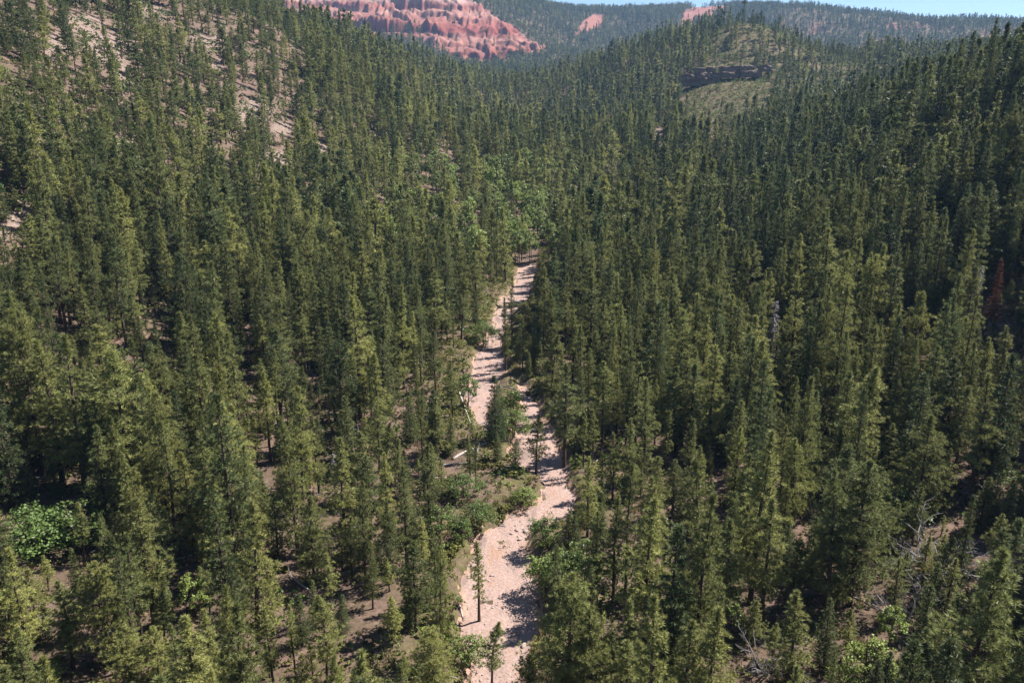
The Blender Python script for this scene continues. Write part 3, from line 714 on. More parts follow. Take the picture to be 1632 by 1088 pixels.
# openings that stay open to view: the bed and the clearings
PROT = []
for v_, ul, ur in EDGE[:24]:
    for k in np.linspace(.12, .88, 5): PROT.append((ul + (ur - ul) * k, v_))
for (cu_, cv_, ru, rv) in [(105, 760, 28, 22), (435, 925, 34, 26), (462, 1030, 28, 30), (595, 968, 20, 6), (620, 1034, 20, 8), (392, 590, 7, 14), (110, 522, 12, 10), (197, 562, 14, 14), (262, 502, 14, 5),
                           (486, 572, 14, 8), (516, 702, 12, 12), (514, 778, 12, 16), (732, 700, 24, 34), (735, 545, 22, 10), (682, 582, 9, 8), (780, 770, 40, 22), (988, 700, 8, 6), (1142, 728, 10, 8), (1285, 852, 8, 12),
                           (130, 1003, 18, 20), (180, 1055, 26, 18), (1232, 1012, 14, 20), (745, 650, 14, 30), (810, 760, 30, 15), (300, 880, 18, 6), (75, 860, 20, 8), (1330, 1000, 30, 30), (640, 640, 10, 10), (20, 345, 30, 22)]:
    for a_ in range(8):
        PROT.append((cu_ + ru * .7 * math.cos(a_ * .785), cv_ + rv * .7 * math.sin(a_ * .785)))
    PROT.append((cu_, cv_))
PROT = np.array(PROT)

SHRUB = [(112, 786, 872, 1.5, .35, 'large bright green leafy thicket behind the slim pine at far left'), (42, 794, 878, 1.5, .15, 'darker green leafy thicket at the left edge'),
         (76, 806, 868, 1.3, .25, 'middle bush of the leafy green thicket at left'), (143, 792, 858, 1.0, .45, 'right end bush of the leafy green thicket at left'),
         (300, 903, 986, 1.0, .95, 'lime green leafy sapling below the broad pine at left'), (62, 1050, 1092, 1.4, 1.0, 'bright yellow-green bush in the bottom left corner'),
         (868, 812, 866, 1.3, .35, 'pale open bush on the gravel bar beside the narrow channel'), (872, 868, 938, 1.25, .75, 'bright green bush at the bend of the wash, left one of three'),
         (904, 866, 942, 1.2, .55, 'green bush at the bend of the wash, middle one of three'), (932, 848, 940, 1.1, .4, 'darker green bush at the bend of the wash, right one of three'),
         (733, 812, 862, 1.2, .45, 'grey-green bush on the left bank just above the wide gravel'), (762, 790, 842, 1.3, .3, 'grey-green rounded bush at the upper end of the wide gravel'),
         (816, 610, 668, 1.2, .6, 'round green little tree beside the dark fir on the gravel island'), (818, 642, 696, 1.2, .7, 'lighter green little tree on the right channel of the wash'),
         (836, 770, 806, 1.4, .85, 'yellow-green bush at the left side of the narrow channel'), (1266, 842, 898, 1.1, .8, 'bright green sapling right of the tall yellowish pine'),
         (1392, 1000, 1095, 1.1, 1.0, 'lime green young tree at the bottom right'), (1356, 1054, 1100, 1.4, 1.0, 'lime green bush at the bottom edge, right of centre'),
         (1428, 955, 1035, 1.0, .8, 'bright green leafy tree below the dead grey limbs'), (1440, 765, 838, 1.3, .75, 'bright green bush behind the great dark pine'),
         (1622, 742, 795, 1.5, .7, 'green bush at the right edge beside dead grey limbs'), (1172, 948, 1020, .9, .8, 'slender bright sapling left of the tall yellowish pine'),
         (738, 748, 792, 1.5, .35, 'grey-green low bush left of the bare pole pine'), (700, 792, 850, 1.2, .4, 'leafy bush among the dark pines left of the wash'), (772, 505, 552, 1.2, .55, 'pale green bush at the left edge of the upper wash'),
         (745, 1000, 1062, 1.3, .7, 'sparse leafy bush leaning at the bottom of the wash'), (745, 585, 650, 1.0, .5, 'thin pale bush on the left bank by the upper gravel'), (985, 868, 930, 1.1, .55, 'leafy sapling among pine trunks right of the bend')]
bands = [(34, 240, 4.3), (240, 600, 7.0), (600, 1500, 9.0), (1500, 3500, 10.0)]
cand = []
for (ya, yb, sp) in bands:
    yy = np.arange(ya, yb, sp)
    for i, y in enumerate(yy):
        hw = .74 * y + 45
        xx = np.arange(-hw, hw, sp) + (i % 2) * sp * .5
        cand.append(np.stack([xx + rng.uniform(-.46, .46, len(xx)) * sp, np.full(len(xx), y) + rng.uniform(-.46, .46, len(xx)) * sp], -1))
cand = np.concatenate(cand)
cxx, cyy_ = cand[:, 0], cand[:, 1]
cz = ground(cxx, cyy_)
dist = np.hypot(cxx, cyy_)
u0, v0, cred, cscar, cbare, cmead, copn = zones(cxx, cyy_, cz)
BARE_T = [(b0, b1, b2 * .8, b3 * .8) for (b0, b1, b2, b3) in BARE]
H = np.clip(rng.normal(18.6, 4.2, len(cand)), 8, 27)
H = H * (.82 + .36 * fbm(cxx / 60, cyy_ / 60, 91, 2))
H = H * np.where((cyy_ > 200) & (cyy_ < 1200), 1.1, 1)
H = np.where((u0 < 480) & (v0 < 330), H * .74, H)
H = np.where(copn, H * .62, H)
H = np.where(cyy_ > 1500, H * .86, H)
small = rng.uniform(size=len(cand)) < .13
H = np.where(small, H * rng.uniform(.35, .65, len(cand)), H)
ut, vt = to_pix(cxx, cyy_, cz + H); um, vm = to_pix(cxx, cyy_, cz + H * .5)
*_, bm_, mm_, _o = zones(cxx, cyy_, cz)
den = np.ones(len(cand))
den *= np.where((wash_in(cxx, cyy_) > -1.2) & (cyy_ < 300), 0, 1)
hole = fbm(cxx / 17, cyy_ / 17, 71, 3)
den *= np.where(cyy_ < 700, sstep(.22, .36, hole), sstep(.22, .36, hole))
den *= np.where(cred, np.where((np.hypot((u0 - 648) / 26, (v0 - 48) / 13) < 1) | (np.hypot((u0 - 560) / 60, (v0 - 3) / 6) < 1), .6, .03), 1) * np.where(cscar, .03, 1) * np.where(cmead, .035, 1) * np.where(copn, .8, 1)
den *= np.where((inpoly(um + 30 * (hole - .5), vm + 16 * (hole - .5), MEADOW) | inpoly(u0, v0, MEADOW) | inpoly(ut + 40 * (hole - .5), vt + 8 + 30 * (hole - .5), MEADOW)) & (cyy_ > 450) & (cyy_ < 1000), .05, 1)
den *= np.where(inpoly(um, vm, OPENHILL) & (cyy_ > 500) & (cyy_ < 1150), .85, 1)
den *= np.where((u0 < 470) & (v0 < 300) & (cyy_ < 800), .66, 1)
for (bu, bv, ru, rv) in BARE_T:
    for (uu, vv) in ((u0, v0), (um, vm), ((u0 + um) / 2, (v0 + vm) / 2)):
        den *= np.where((np.hypot((uu - bu) / ru, (vv - bv) / rv) < 1) & (cyy_ < 900), .10, 1)
den *= np.where((cyy_ > 1500) & (u0 > 1240), .28 + .45 * fbm(cxx / 90, cyy_ / 90, 15, 3), 1)
ok = rng.uniform(size=len(cand)) < den
# keep clear of the trees placed one by one
near = np.where(cyy_ < 260)[0]
for i in near:
    if ok[i] and np.min((hx - cxx[i]) ** 2 + (hy - cyy_[i]) ** 2) < 2.8 ** 2: ok[i] = False
# keep the openings open
wpx = 2.2 * F_PX / np.maximum(dist, 1) * H / 20
for (pu, pv) in PROT:
    hit = (np.abs(um - pu) < wpx * .8 + 2) & (pv > vt - 2) & (pv < v0 - (v0 - vt) * .12) & (cyy_ < 420)
    ok &= ~hit
for (u_, vt_, vb_, yk) in [(u_, vt_, (vb_ or vt_ + 110), 0) for (u_, vt_, vb_, *_q) in HAND] + [(u_, vt_ + (vb_ - vt_) * f_, vb_, .8) for (u_, vt_, vb_, *_q) in SHRUB for f_ in (0, .4)] + [(1238, 478 + 30, 575, 1), (1238, 478 + 60, 575, 1), (1238, 478, 575, 1), (1566, 422, 505, 1), (1566, 450, 505, 1), (1597, 440, 505, 1), (1597, 414, 505, 1), (1500, 806, 905, 1), (1482, 875, 960, 1), (1440, 898, 985, 1), (578, 650, 695, 1)]:
    for q_ in (.12,):
        pvv = vt_ + (vb_ - vt_) * q_ + 6 * yk
        ok &= ~((np.abs(um - u_) < wpx * max(yk, .4) + 2) & (pvv > vt) & (pvv < v0) & (v0 > vb_ + 4) & (cyy_ < 420) & ((vb_ < 600) | (rng.uniform(size=len(cand)) < .9)))
# the standing dead trees stand in sunlit gaps
for (u_, vt_, vb_) in ((1238, 478, 575), (1566, 422, 505), (1597, 414, 505)):
    r = place_hand(u_, vt_, vb_, 0)
    al = (cxx - r[0]) * math.cos(SUN_AZ) + (cyy_ - r[1]) * math.sin(SUN_AZ); la = -(cxx - r[0]) * math.sin(SUN_AZ) + (cyy_ - r[1]) * math.cos(SUN_AZ)
    ok &= ~((al > -2.5) & (al < 13) & (np.abs(la) < 3.4))
# shadow side of the lower bed stays sunlit in places
l_, r_ = wash_lr(cyy_)
gapm = (cxx > r_) & (cxx < r_ + 9) & (cyy_ > 60) & (cyy_ < 330)
ok &= ~(gapm & (rng.uniform(size=len(cand)) < .85))
ok &= ~((cxx < l_) & (cxx > l_ - 8) & (cyy_ > 105) & (cyy_ < 260) & (rng.uniform(size=len(cand)) < .7))
ok &= ~((cxx > r_) & (cxx < r_ + 20) & (cyy_ > 80) & (cyy_ < 118))
# what the land itself hides from the whole neighbourhood is left out
s = np.linspace(.04, .97, 46)
hid = np.zeros(len(cand), bool)
eye = CAM_H + 22
for f_ in s:
    hid |= hbase(cxx * f_, cyy_ * f_) > eye + (cz + H + 8 - eye) * f_
ok &= ~hid
sel = np.where(ok)[0]
firp = np.where(u0 > 1150, .42, np.where(u0 < 600, .16, .25)); firp = np.where((v0 < 420) & (u0 > 900), .55, firp); firp = np.where(cyy_ > 1300, .6, firp)
firp = np.clip(firp + .5 * (fbm(cxx / 45, cyy_ / 45, 101, 3) - .5), .03, .95)
kindr = rng.uniform(size=len(cand)); tnt = np.clip(rng.normal(.5, .28, len(cand)) + .7 * (fbm(cxx / 40, cyy_ / 40, 111, 2) - .5), 0, 1)
pale = (u0 > 600) & (u0 < 920) & (v0 > 275) & (v0 < 440)
tnt = np.where(pale, np.clip(tnt + .3, 0, 1), tnt)
tnt = np.where((u0 > 1100) & (v0 < 520), tnt * .72, tnt)
wfr = np.clip(rng.normal(np.where(cyy_ < 240, .95, 1.08), .24, len(cand)), .55, 1.9) * np.where(cyy_ > 1500, 1.45, np.where(copn, 1.3, 1))
for i in sel:
    kd = 'fir' if kindr[i] < firp[i] else 'pine'
    if pale[i] and rng.uniform() < .6: kd = 'leaf'
    T.append((cxx[i], cyy_[i], H[i] if kd != 'leaf' else H[i] * .75, kd, wfr[i], tnt[i] if kd != 'leaf' else min(1, .6 + .4 * tnt[i]), 0))
print('TREES', len(T))

# ------------------------------------------------------------------ single trees: the largest in view; the rest is forest
TX = np.array([t_[0] for t_ in T]); TY = np.array([t_[1] for t_ in T]); TH = np.array([t_[2] for t_ in T]); TW = np.array([t_[4] for t_ in T]); TT = np.array([t_[5] for t_ in T]); HANDF = np.array([t_[6] for t_ in T])
TK = np.array([t_[3] for t_ in T]); TZ = ground(TX, TY)
pu, pv = to_pix(TX, TY, TZ + TH); pb, pvb = to_pix(TX, TY, TZ)
ph = np.clip(np.minimum(pvb, 1088) - np.maximum(pv, 0), 0, None)
inview = (pu > 4) & (pu < 1628) & (pv < 1062) & (pvb > 0)
size = np.where(inview, ph, 0) + 1000 * HANDF * inview
SIDE = lambda x, y: 'left of the wash' if x < float(wash_lr(y)[0]) else 'right of the wash' if x > float(wash_lr(y)[1]) else 'in the wash'
ORD = 'first second third fourth fifth sixth seventh eighth ninth tenth eleventh twelfth thirteenth fourteenth fifteenth sixteenth seventeenth eighteenth nineteenth twentieth'.split()
TENS = ['', '', 'twenty', 'thirty', 'forty', 'fifty']
def ordw(k):
    return ORD[k - 1] if k <= 20 else TENS[k // 10] + '-' + ORD[k % 10 - 1] if k % 10 else TENS[k // 10][:-1] + 'ieth'
def row_places(ids, u, v, step):
    """words for where each tip stands: which row of tips counted from the bottom, and how far from the wash or the picture's edge"""
    out = {}
    rows = {}
    for i in ids: rows.setdefault(int((1062 - min(v[i], 1061)) // step), []).append(i)
    for n_, r in enumerate(sorted(rows)):
        rw = 'lowest row' if n_ == 0 else ordw(n_ + 1) + ' row up'
        lf = sorted([i for i in rows[r] if SIDE(TX[i], TY[i]) == 'left of the wash'], key=lambda i: u[i])
        rt = sorted([i for i in rows[r] if SIDE(TX[i], TY[i]) == 'right of the wash'], key=lambda i: u[i])
        md_ = sorted([i for i in rows[r] if i not in lf and i not in rt], key=lambda i: u[i])
        for k, i in enumerate(lf):
            q_ = len(lf) - k
            out[i] = f'{ordw(k + 1)} from the left edge, {rw}' if k + 1 <= q_ else f'{ordw(q_)} left of the wash, {rw}'
        for k, i in enumerate(rt):
            q_ = len(rt) - k
            out[i] = f'{ordw(q_)} from the right edge, {rw}' if q_ <= k + 1 else f'{ordw(k + 1)} right of the wash, {rw}'
        for k, i in enumerate(md_):
            out[i] = f'{ordw(k + 1)} from left standing in the wash, {rw}'
    return out
def add_tree(name, meshes, parts, x, y, z, sx, sz, rz, tint, label, cat, group, lean=(0, 0)):
    o = link(name, None, label=label, category=cat, group=group)
    o.location = (x, y, z); o.rotation_euler = (lean[0], lean[1], rz); o.scale = (sx, sx, sz)
    o.empty_display_size = .5
    for nm, me_ in zip(parts, meshes):
        c = link(nm, me_, o); c['tint'] = float(tint)
        if nm == 'trunk': c.scale = (min(1, (sz / sx)) ** .6, min(1, (sz / sx)) ** .6, 1)
    return o
single = np.zeros(len(T), bool)
for kd, mx in (('pine', 300), ('fir', 200), ('leaf', 40)):
    ids = np.where((TK == kd) & (size > 0))[0]
    ids = ids[np.argsort(-size[ids])][:mx]
    single[ids] = True
    where = row_places(ids, pu, pv, 36)
    for i in ids:
        h = TH[i]; s_ = h / 20.0
        tw = 'dark' if TT[i] < .33 else 'green' if TT[i] < .62 else 'yellowish'
        sz = 'small' if h < 10 else 'broad' if TW[i] > 1.25 else 'slim' if TW[i] < .88 else 'tall' if h > 19 else 'sturdy'
        rz = rng.uniform(0, 6.28); ln = rng.normal(0, .018, 2)
        if kd == 'pine':
            k = int(rng.integers(N_SLIM))
            if TW[i] > 1.3: k = int(rng.choice([12, 13, 14]))
            if TW[i] < .85 and HANDF[i]: k = int(rng.choice([3, 8, 10]))
            wx = s_ ** .8 * TW[i] * (.62 if k >= 12 else 1)
            lb = f'{sz} {tw} pine, {where[i]}'
            add_tree('pine_tree', PINE_M[k], ('trunk', 'crown'), TX[i], TY[i], TZ[i], wx, s_, rz, TT[i], lb, 'pine tree', 'pines of the valley floor', ln)
        elif kd == 'fir':
            k = int(rng.integers(len(FIR_M)))
            lb = f'{sz} {tw} pointed fir, {where[i]}'
            add_tree('fir_tree', FIR_M[k], ('trunk', 'crown'), TX[i], TY[i], TZ[i], s_ ** .8 * TW[i], s_, rz, TT[i], lb, 'fir tree', 'firs among the pines', ln)
        else:
            k = int(rng.choice([3, 4])); s7 = h / 7
            lb = f'pale leafy broadleaf tree, {where[i]}'
            add_tree('broadleaf_tree', LEAF_M[k], ('trunk', 'crown'), TX[i], TY[i], TZ[i], s7 * .8, s7, rz, TT[i], lb, 'broadleaf tree', 'pale broadleaf trees up the wash', ln)
rest = ~single
D_ = np.hypot(TX, TY)
lodi = np.where(D_ < 240, 0, np.where(D_ < 700, 1, 2))
src = {}
for l in range(3):
    src['pine', l] = [joined(p, M_BARK, M_PINE, 'pine_source') for p in PINES[l][:N_SLIM]]
    src['fir', l] = [joined(p, M_BARK, M_FIR, 'fir_source') for p in FIRS[l]]
src['leaf', 0] = [joined(LEAFS[3], M_BARK, M_LEAF, 'leaf_source'), joined(LEAFS[4], M_BARK, M_LEAF, 'leaf_source')]
def forest(name, m, protos, base_h=20.0):
    ids = np.where(m)[0]; k = len(ids)
    if not k: return
    s_ = TH[ids] / base_h
    scl = np.stack([s_ ** .8 * TW[ids], s_ ** .8 * TW[ids], s_], -1)
    rot = np.stack([rng.normal(0, .018, k), rng.normal(0, .018, k), rng.uniform(0, 6.28, k)], -1)
    scatter(name, np.stack([TX[ids], TY[ids], TZ[ids]], -1), rot, scl, rng.integers(0, len(protos), k), TT[ids], protos)
names = {0: 'near', 1: 'mid', 2: 'far'}
for l in range(3):
    forest(['pine_wood', 'hillside_pine_wood', 'distant_pine_wood'][l], rest & (TK == 'pine') & (lodi == l), src['pine', l])
    forest(['fir_wood', 'hillside_fir_wood', 'distant_fir_wood'][l], rest & (TK == 'fir') & (lodi == l), src['fir', l])
forest('broadleaf_wood', rest & (TK == 'leaf'), src['leaf', 0], 7.0)

# ------------------------------------------------------------------ young trees between the big ones (part of the wood)
yx, yy_ = [], []
for y in np.arange(48, 330, 3.6):
    hw = .74 * y + 30
    xx = np.arange(-hw, hw, 3.6); yx.append(xx + rng.uniform(-1.7, 1.7, len(xx))); yy_.append(y + rng.uniform(-1.7, 1.7, len(xx)))
yx = np.concatenate(yx); yy_ = np.concatenate(yy_)
keep = (wash_in(yx, yy_) < -1.0) & (rng.uniform(size=len(yx)) < .46) & (fbm(yx / 12, yy_ / 12, 131, 2) > .36)
yz = ground(yx, yy_); yh = rng.uniform(2.0, 9.5, len(yx))
yu, yv = to_pix(yx, yy_, yz); yu2, yv2 = to_pix(yx, yy_, yz + yh)
wp = 1.0 * F_PX / np.hypot(yx, yy_)
for (p_u, p_v) in PROT[:120]:
    keep &= ~((np.abs(yu - p_u) < wp + 2) & (p_v > yv2) & (p_v < yv - 3))
keep &= ~((yx < wash_lr(yy_)[0]) & (yx > wash_lr(yy_)[0] - 9) & (yy_ > 105) & (yy_ < 260) & (rng.uniform(size=len(yx)) < .85))
yx, yy_, yz, yh = yx[keep], yy_[keep], yz[keep], yh[keep]
k = len(yx); s_ = yh / 20
young = src['pine', 0] + src['fir', 0]
scatter('young_conifers', np.stack([yx, yy_, yz], -1), np.stack([rng.normal(0, .03, k), rng.normal(0, .03, k), rng.uniform(0, 6.28, k)], -1),
        np.stack([s_ ** .72, s_ ** .72, s_], -1), rng.integers(0, len(young), k), np.clip(rng.normal(.65, .2, k), 0, 1), young)

# ------------------------------------------------------------------ undergrowth, stones, dead branches: stuff
def single_src(mb, mat, name, smooth=False): return bpy.data.objects.new(name, mb.mesh(name, mat, smooth))
def brush_src(seed, mat, H_=1.0, Rm=.75, K=16, per=13, leaf=.17):
    a, b = broadleaf(seed, H_, Rm, K, per, leaf, 3, .05)
    return single_src(b, mat, 'brush_source')
def grass_src(seed, mat):
    g = np.random.default_rng(seed); mb = MB()
    C = np.stack([g.normal(0, .22, 26), g.normal(0, .22, 26), np.zeros(26)], -1)
    mb.add(*blades(g, C, np.repeat([[0, 0, 1.]], 26, 0), 2, .5, .07, .45, .5))
    return single_src(mb, mat, 'grass_source')
def twig_src(seed):
    g = np.random.default_rng(seed); mb = MB()
    a = np.array([-1.6, 0, .08]); b = np.array([1.6, g.uniform(-.3, .3), .22])
    mb.tube([a, (a + b) / 2 + [0, .15, .05], b], [.10, .075, .03], 5)
    for j in range(7):
        s0 = g.uniform(.2, .95); p = a + (b - a) * s0
        mb.tube([p, p + unit(np.array([.5, g.normal(), g.uniform(0, .9)])) * g.uniform(.4, 1.1)], [.03, .012], 3)
    return single_src(mb, M_PALE if seed % 4 == 0 else M_GREY, 'twig_source')
def rock_mesh(seed, sub=2, flat=.62):
    import bmesh
    bm = bmesh.new(); bmesh.ops.create_icosphere(bm, subdivisions=sub, radius=.5)
    g = np.random.default_rng(seed); ax = unit(g.normal(size=(9, 3))); dd = g.uniform(.28, .46, 9)
    for v_ in bm.verts:
        p = np.array(v_.co)
        for n_, d_ in zip(ax, dd):
            q_ = p @ n_
            if q_ > d_: p = p - n_ * (q_ - d_) * .92
        p *= np.array([1, .82, flat]); v_.co = p
    me_ = bpy.data.meshes.new('rock'); bm.to_mesh(me_); bm.free(); me_.materials.append(M_STONE)
    return me_
BR = [brush_src(601, M_BRUSH), brush_src(602, M_BRUSH, .8, .9), brush_src(603, M_LEAF, 1.2, .8), grass_src(604, M_DRY), grass_src(605, M_BRUSH), brush_src(606, M_BRUSH, .6, .6, 10)]
def jgrid(y0, y1, sp, hw0=30, k_=.72):
    out = []
    for y in np.arange(y0, y1, sp):
        xx = np.arange(-(k_ * y + hw0), k_ * y + hw0, sp)
        out.append(np.stack([xx + rng.uniform(-.5, .5, len(xx)) * sp, y + rng.uniform(-.5, .5, len(xx)) * sp], -1))
    return np.concatenate(out)
def lay(name, xy, size, protos, tint, zoff=0.0, tilt=.1):
    k = len(xy); z = ground(xy[:, 0], xy[:, 1]) + zoff
    scatter(name, np.column_stack([xy, z]), np.stack([rng.normal(0, tilt, k), rng.normal(0, tilt, k), rng.uniform(0, 6.28, k)], -1), np.stack([size, size, size * rng.uniform(.7, 1.2, k)], -1),
            rng.integers(0, len(protos), k), tint, protos)
xy = jgrid(50, 330, 1.35)
wv = wash_in(xy[:, 0], xy[:, 1]); clump = fbm(xy[:, 0] / 6, xy[:, 1] / 6, 141, 3)
pr = .22 + sstep(.38, .56, clump) * .8 + .45 * sstep(-16, -3, wv)
xy = xy[(wv < -.3) & (rng.uniform(size=len(xy)) < pr * .8)]
k = len(xy); tn = np.clip(rng.normal(.45, .25, k) + .5 * sstep(-12, -2, wash_in(xy[:, 0], xy[:, 1])), 0, 1)
lay('undergrowth', xy, rng.uniform(.6, 1.75, k), BR, tn)
# brush on the open slopes
xy = jgrid(190, 1150, 3.4, 20, .70)
zz = ground(xy[:, 0], xy[:, 1]); uu, vv, _r, _s, ba, me_d, op = zones(xy[:, 0], xy[:, 1], zz)
me_d = me_d | (inpoly(uu, vv - 14, MEADOW) & (xy[:, 1] > 550) & (xy[:, 1] < 950))
pr = np.where(me_d, .8, np.where(op, .75, np.where((uu < 620) & (vv < 350), .7, .12))) * np.where(ba > .5, .85, 1)
pr *= np.where(me_d, 1, sstep(.30, .52, fbm(xy[:, 0] / 14, xy[:, 1] / 14, 151, 3)) * .85 + .15)
hidm = np.zeros(len(xy), bool)
for f_ in np.linspace(.1, .95, 24): hidm |= hbase(xy[:, 0] * f_, xy[:, 1] * f_) > 80 + (zz + 6 - 80) * f_
kp = (rng.uniform(size=len(xy)) < pr) & (wash_in(xy[:, 0], xy[:, 1]) < -1) & ~hidm
xy = xy[kp]; k = len(xy); opk = (op | me_d)[kp]
lay('hillside_brush', xy, np.where(opk, rng.uniform(1.3, 3.2, k), rng.uniform(1.4, 3.6, k)), [BR[0], BR[2], BR[2], BR[5], BR[2]], np.clip(rng.normal(.30, .25, k) + .4 * opk, 0, 1))
# loose stones in the bed and on the bare slopes
ROCKS = [rock_mesh(700 + i, 1) for i in range(5)]
M_SLOPE = rough_mat('slope_stone', (.13, .09, .075), (.26, .19, .16), 1.5, .95)
SR = []
for m_ in ROCKS:
    m2_ = m_.copy(); m2_.materials[0] = M_SLOPE; SR.append(bpy.data.objects.new('stone_source', m2_))
RS = [bpy.data.objects.new('stone_source', m_) for m_ in ROCKS]
xs, yst = [], []
yq = rng.uniform(52, 330, 9000) ** 1.0
l0, r0 = wash_lr(yq); xq = l0 + (r0 - l0) * rng.uniform(0, 1, 9000)
bar = fbm(xq / 3.2, yq / 6, 161, 3)
kp = (wash_in(xq, yq) > .2) & (rng.uniform(size=9000) < sstep(.42, .62, bar))
xy = np.stack([xq[kp], yq[kp]], -1); k = len(xy)
lay('loose_stones', xy, np.clip(rng.lognormal(-1.6, .6, k), .08, .8), RS, np.zeros(k), .05, .4)
xy = jgrid(180, 620, 3.0, 20, .7); zz = ground(xy[:, 0], xy[:, 1]); uu, vv, _r, _s, ba, *_q = zones(xy[:, 0], xy[:, 1], zz)
kp = rng.uniform(size=len(xy)) < np.where(ba > .4, .85, np.where((uu < 600) & (vv < 330), .06, 0))
xy = xy[kp]; k = len(xy)
lay('slope_stones', xy, np.clip(rng.lognormal(-.3, .5, k), .3, 2.2), SR, np.zeros(k), 0, .4)
TWG = [twig_src(i) for i in range(720, 724)]
xy = jgrid(52, 300, 4.2); kp = (rng.uniform(size=len(xy)) < .14) & (wash_in(xy[:, 0], xy[:, 1]) < 1); xy = xy[kp]; k = len(xy)
lay('fallen_branches', xy, rng.uniform(.6, 1.7, k), TWG, np.zeros(k), .05, .12)

# ------------------------------------------------------------------ single shrubs and small leafy trees: tip, foot row, width factor, tint, words
def put(u, vt, vb):
    r = place_hand(u, vt, vb, 0)
    return None if r is None else (r[0], r[1], float(ground(r[0], r[1])), max(r[2], 1.2))
for j, (u_, vt_, vb_, wf, ti, lb) in enumerate(SHRUB):
    r = put(u_, vt_, vb_)
    if r is None: continue
    k = 3 if wf < 1.05 else int(rng.integers(0, 3)); s_ = r[3] / 7
    add_tree('leafy_shrub', LEAF_M[k], ('stem', 'crown'), r[0], r[1], r[2], s_ * wf * .92, s_, rng.uniform(0, 6.28), ti, lb, 'shrub', 'leafy shrubs and saplings')
LOWM = [brush_src(610, M_BRUSH, .8, .55, 26, 14).data, brush_src(611, M_BRUSH, .7, .6, 28, 14).data]
LOW = [(733, 662, 'yellow-green low brush patch at the foot of the leaning pale log'), (722, 716, 'yellow-green low brush left of the long white log'), (752, 540, 'yellow-green brush on the left bank of the upper wash'), (716, 545, 'yellowish brush in the clearing left of the upper wash'),
       (800, 812, 'olive brush at the head of the wide gravel'), (846, 632, 'tan brush on the cut bank of the right channel'), (440, 915, 'tan and yellow brush in the clearing at lower left'), (775, 745, 'yellow-green brush under the bare pole pine')]
for j, (u_, v_, lb) in enumerate(LOW):
    p = pix_ground(u_, v_)
    o = link('low_brush', None, label=lb, category='brush', group='low brush patches'); o.location = p
    for q_ in range(7):
        c = link('clump', LOWM[q_ % 2], o); c['tint'] = float(rng.uniform(.6, 1)); dx_, dy_ = rng.normal(0, 1.3, 2)
        c.location = (dx_, dy_, float(ground(p[0] + dx_, p[1] + dy_)) - p[2] - .05); c.scale = [rng.uniform(.9, 1.6)] * 3; c.rotation_euler = (0, 0, rng.uniform(0, 6))

# ------------------------------------------------------------------ dead trees, bare shrubs, logs, stump
SN = [snag(800), snag(801, 18, 2.0, 80)]
M_SNAG = rough_mat('silver_snag_wood', (.24, .215, .225), (.42, .385, .395), 3, .85, (1, 1, .3))
SNM = [part_meshes(p, 'snag_trunk', M_SNAG, 'snag_limbs', M_SNAG) for p in SN]
for (u_, vt_, vb_, k, lb) in [(1238, 478, 575, 0, 'grey bare dead fir standing among green pines right of centre'), (1566, 422, 505, 1, 'grey bare dead fir beside the rust-coloured one at far right'), (530, 722, 800, 1, 'thin grey dead tree left of the brushy clearing')]:
    r = put(u_, vt_, vb_); s_ = r[3] / 18
    add_tree('dead_fir', SNM[k], ('trunk', 'limb_set'), *r[:3], s_ * 1.15, s_, 1.0, .5, lb, 'dead tree', 'standing dead trees')
rusty = [FIR_M[1][0], FIR_M[1][1].copy()]; rusty[1].materials[0] = M_RUST
r = put(1597, 414, 505); s_ = r[3] / 20
add_tree('dead_fir', rusty, ('trunk', 'crown'), *r[:3], s_ * .9, s_, 2.0, .5, 'rust-red dead fir still holding its needles, far right', 'dead tree', 'standing dead trees')
BS = [bare_shrub(810), bare_shrub(811, 4, 4), bare_shrub(812, 4, 8)]
BSM = [part_meshes(p, 'bare_stem', M_PALE if i == 1 else M_GREY, 'bare_twigs', M_GREY) for i, p in enumerate(BS)]
for (u_, vt_, vb_, k, wf, lb) in [(1502, 806, 905, 2, 1.3, 'large grey leafless thicket behind the narrow fir at right'), (1482, 875, 960, 0, 1.3, 'grey leafless thicket just right of the great dark pine'), (1440, 898, 985, 1, .9, 'forked white dead tree in front of the great dark pine'),
                                  (1455, 905, 990, 1, .8, 'thin pale dead tree right of the forked white one'), (1470, 1030, 1090, 2, 1.2, 'grey leafless shrub at the bottom edge, right'), (1612, 755, 815, 0, 1.3, 'pale leafless shrub at the right edge'),
                                  (578, 650, 695, 2, 1.4, 'grey leafless shrub in the left clearing'), (45, 938, 1000, 0, .8, 'small grey leafless shrub near the left edge'), (150, 978, 1040, 0, 1.2, 'grey leafless twigs under the yellowish pines at lower left'),
                                  (742, 585, 640, 1, .8, 'pale leafless sapling on the left bank of the upper gravel'), (1280, 905, 950, 0, 1.2, 'grey leafless brush at the foot of the yellowish pine'), (1230, 1000, 1070, 2, 1.2, 'tan leafless brush near the bottom edge right of centre')]:
    r = put(u_, vt_, vb_); s_ = r[3] / 4.4
    add_tree('bare_shrub', BSM[k], ('stem', 'twig_set'), *r[:3], s_ * wf, s_, rng.uniform(0, 6.28), .5, lb, 'bare shrub', 'leafless shrubs')
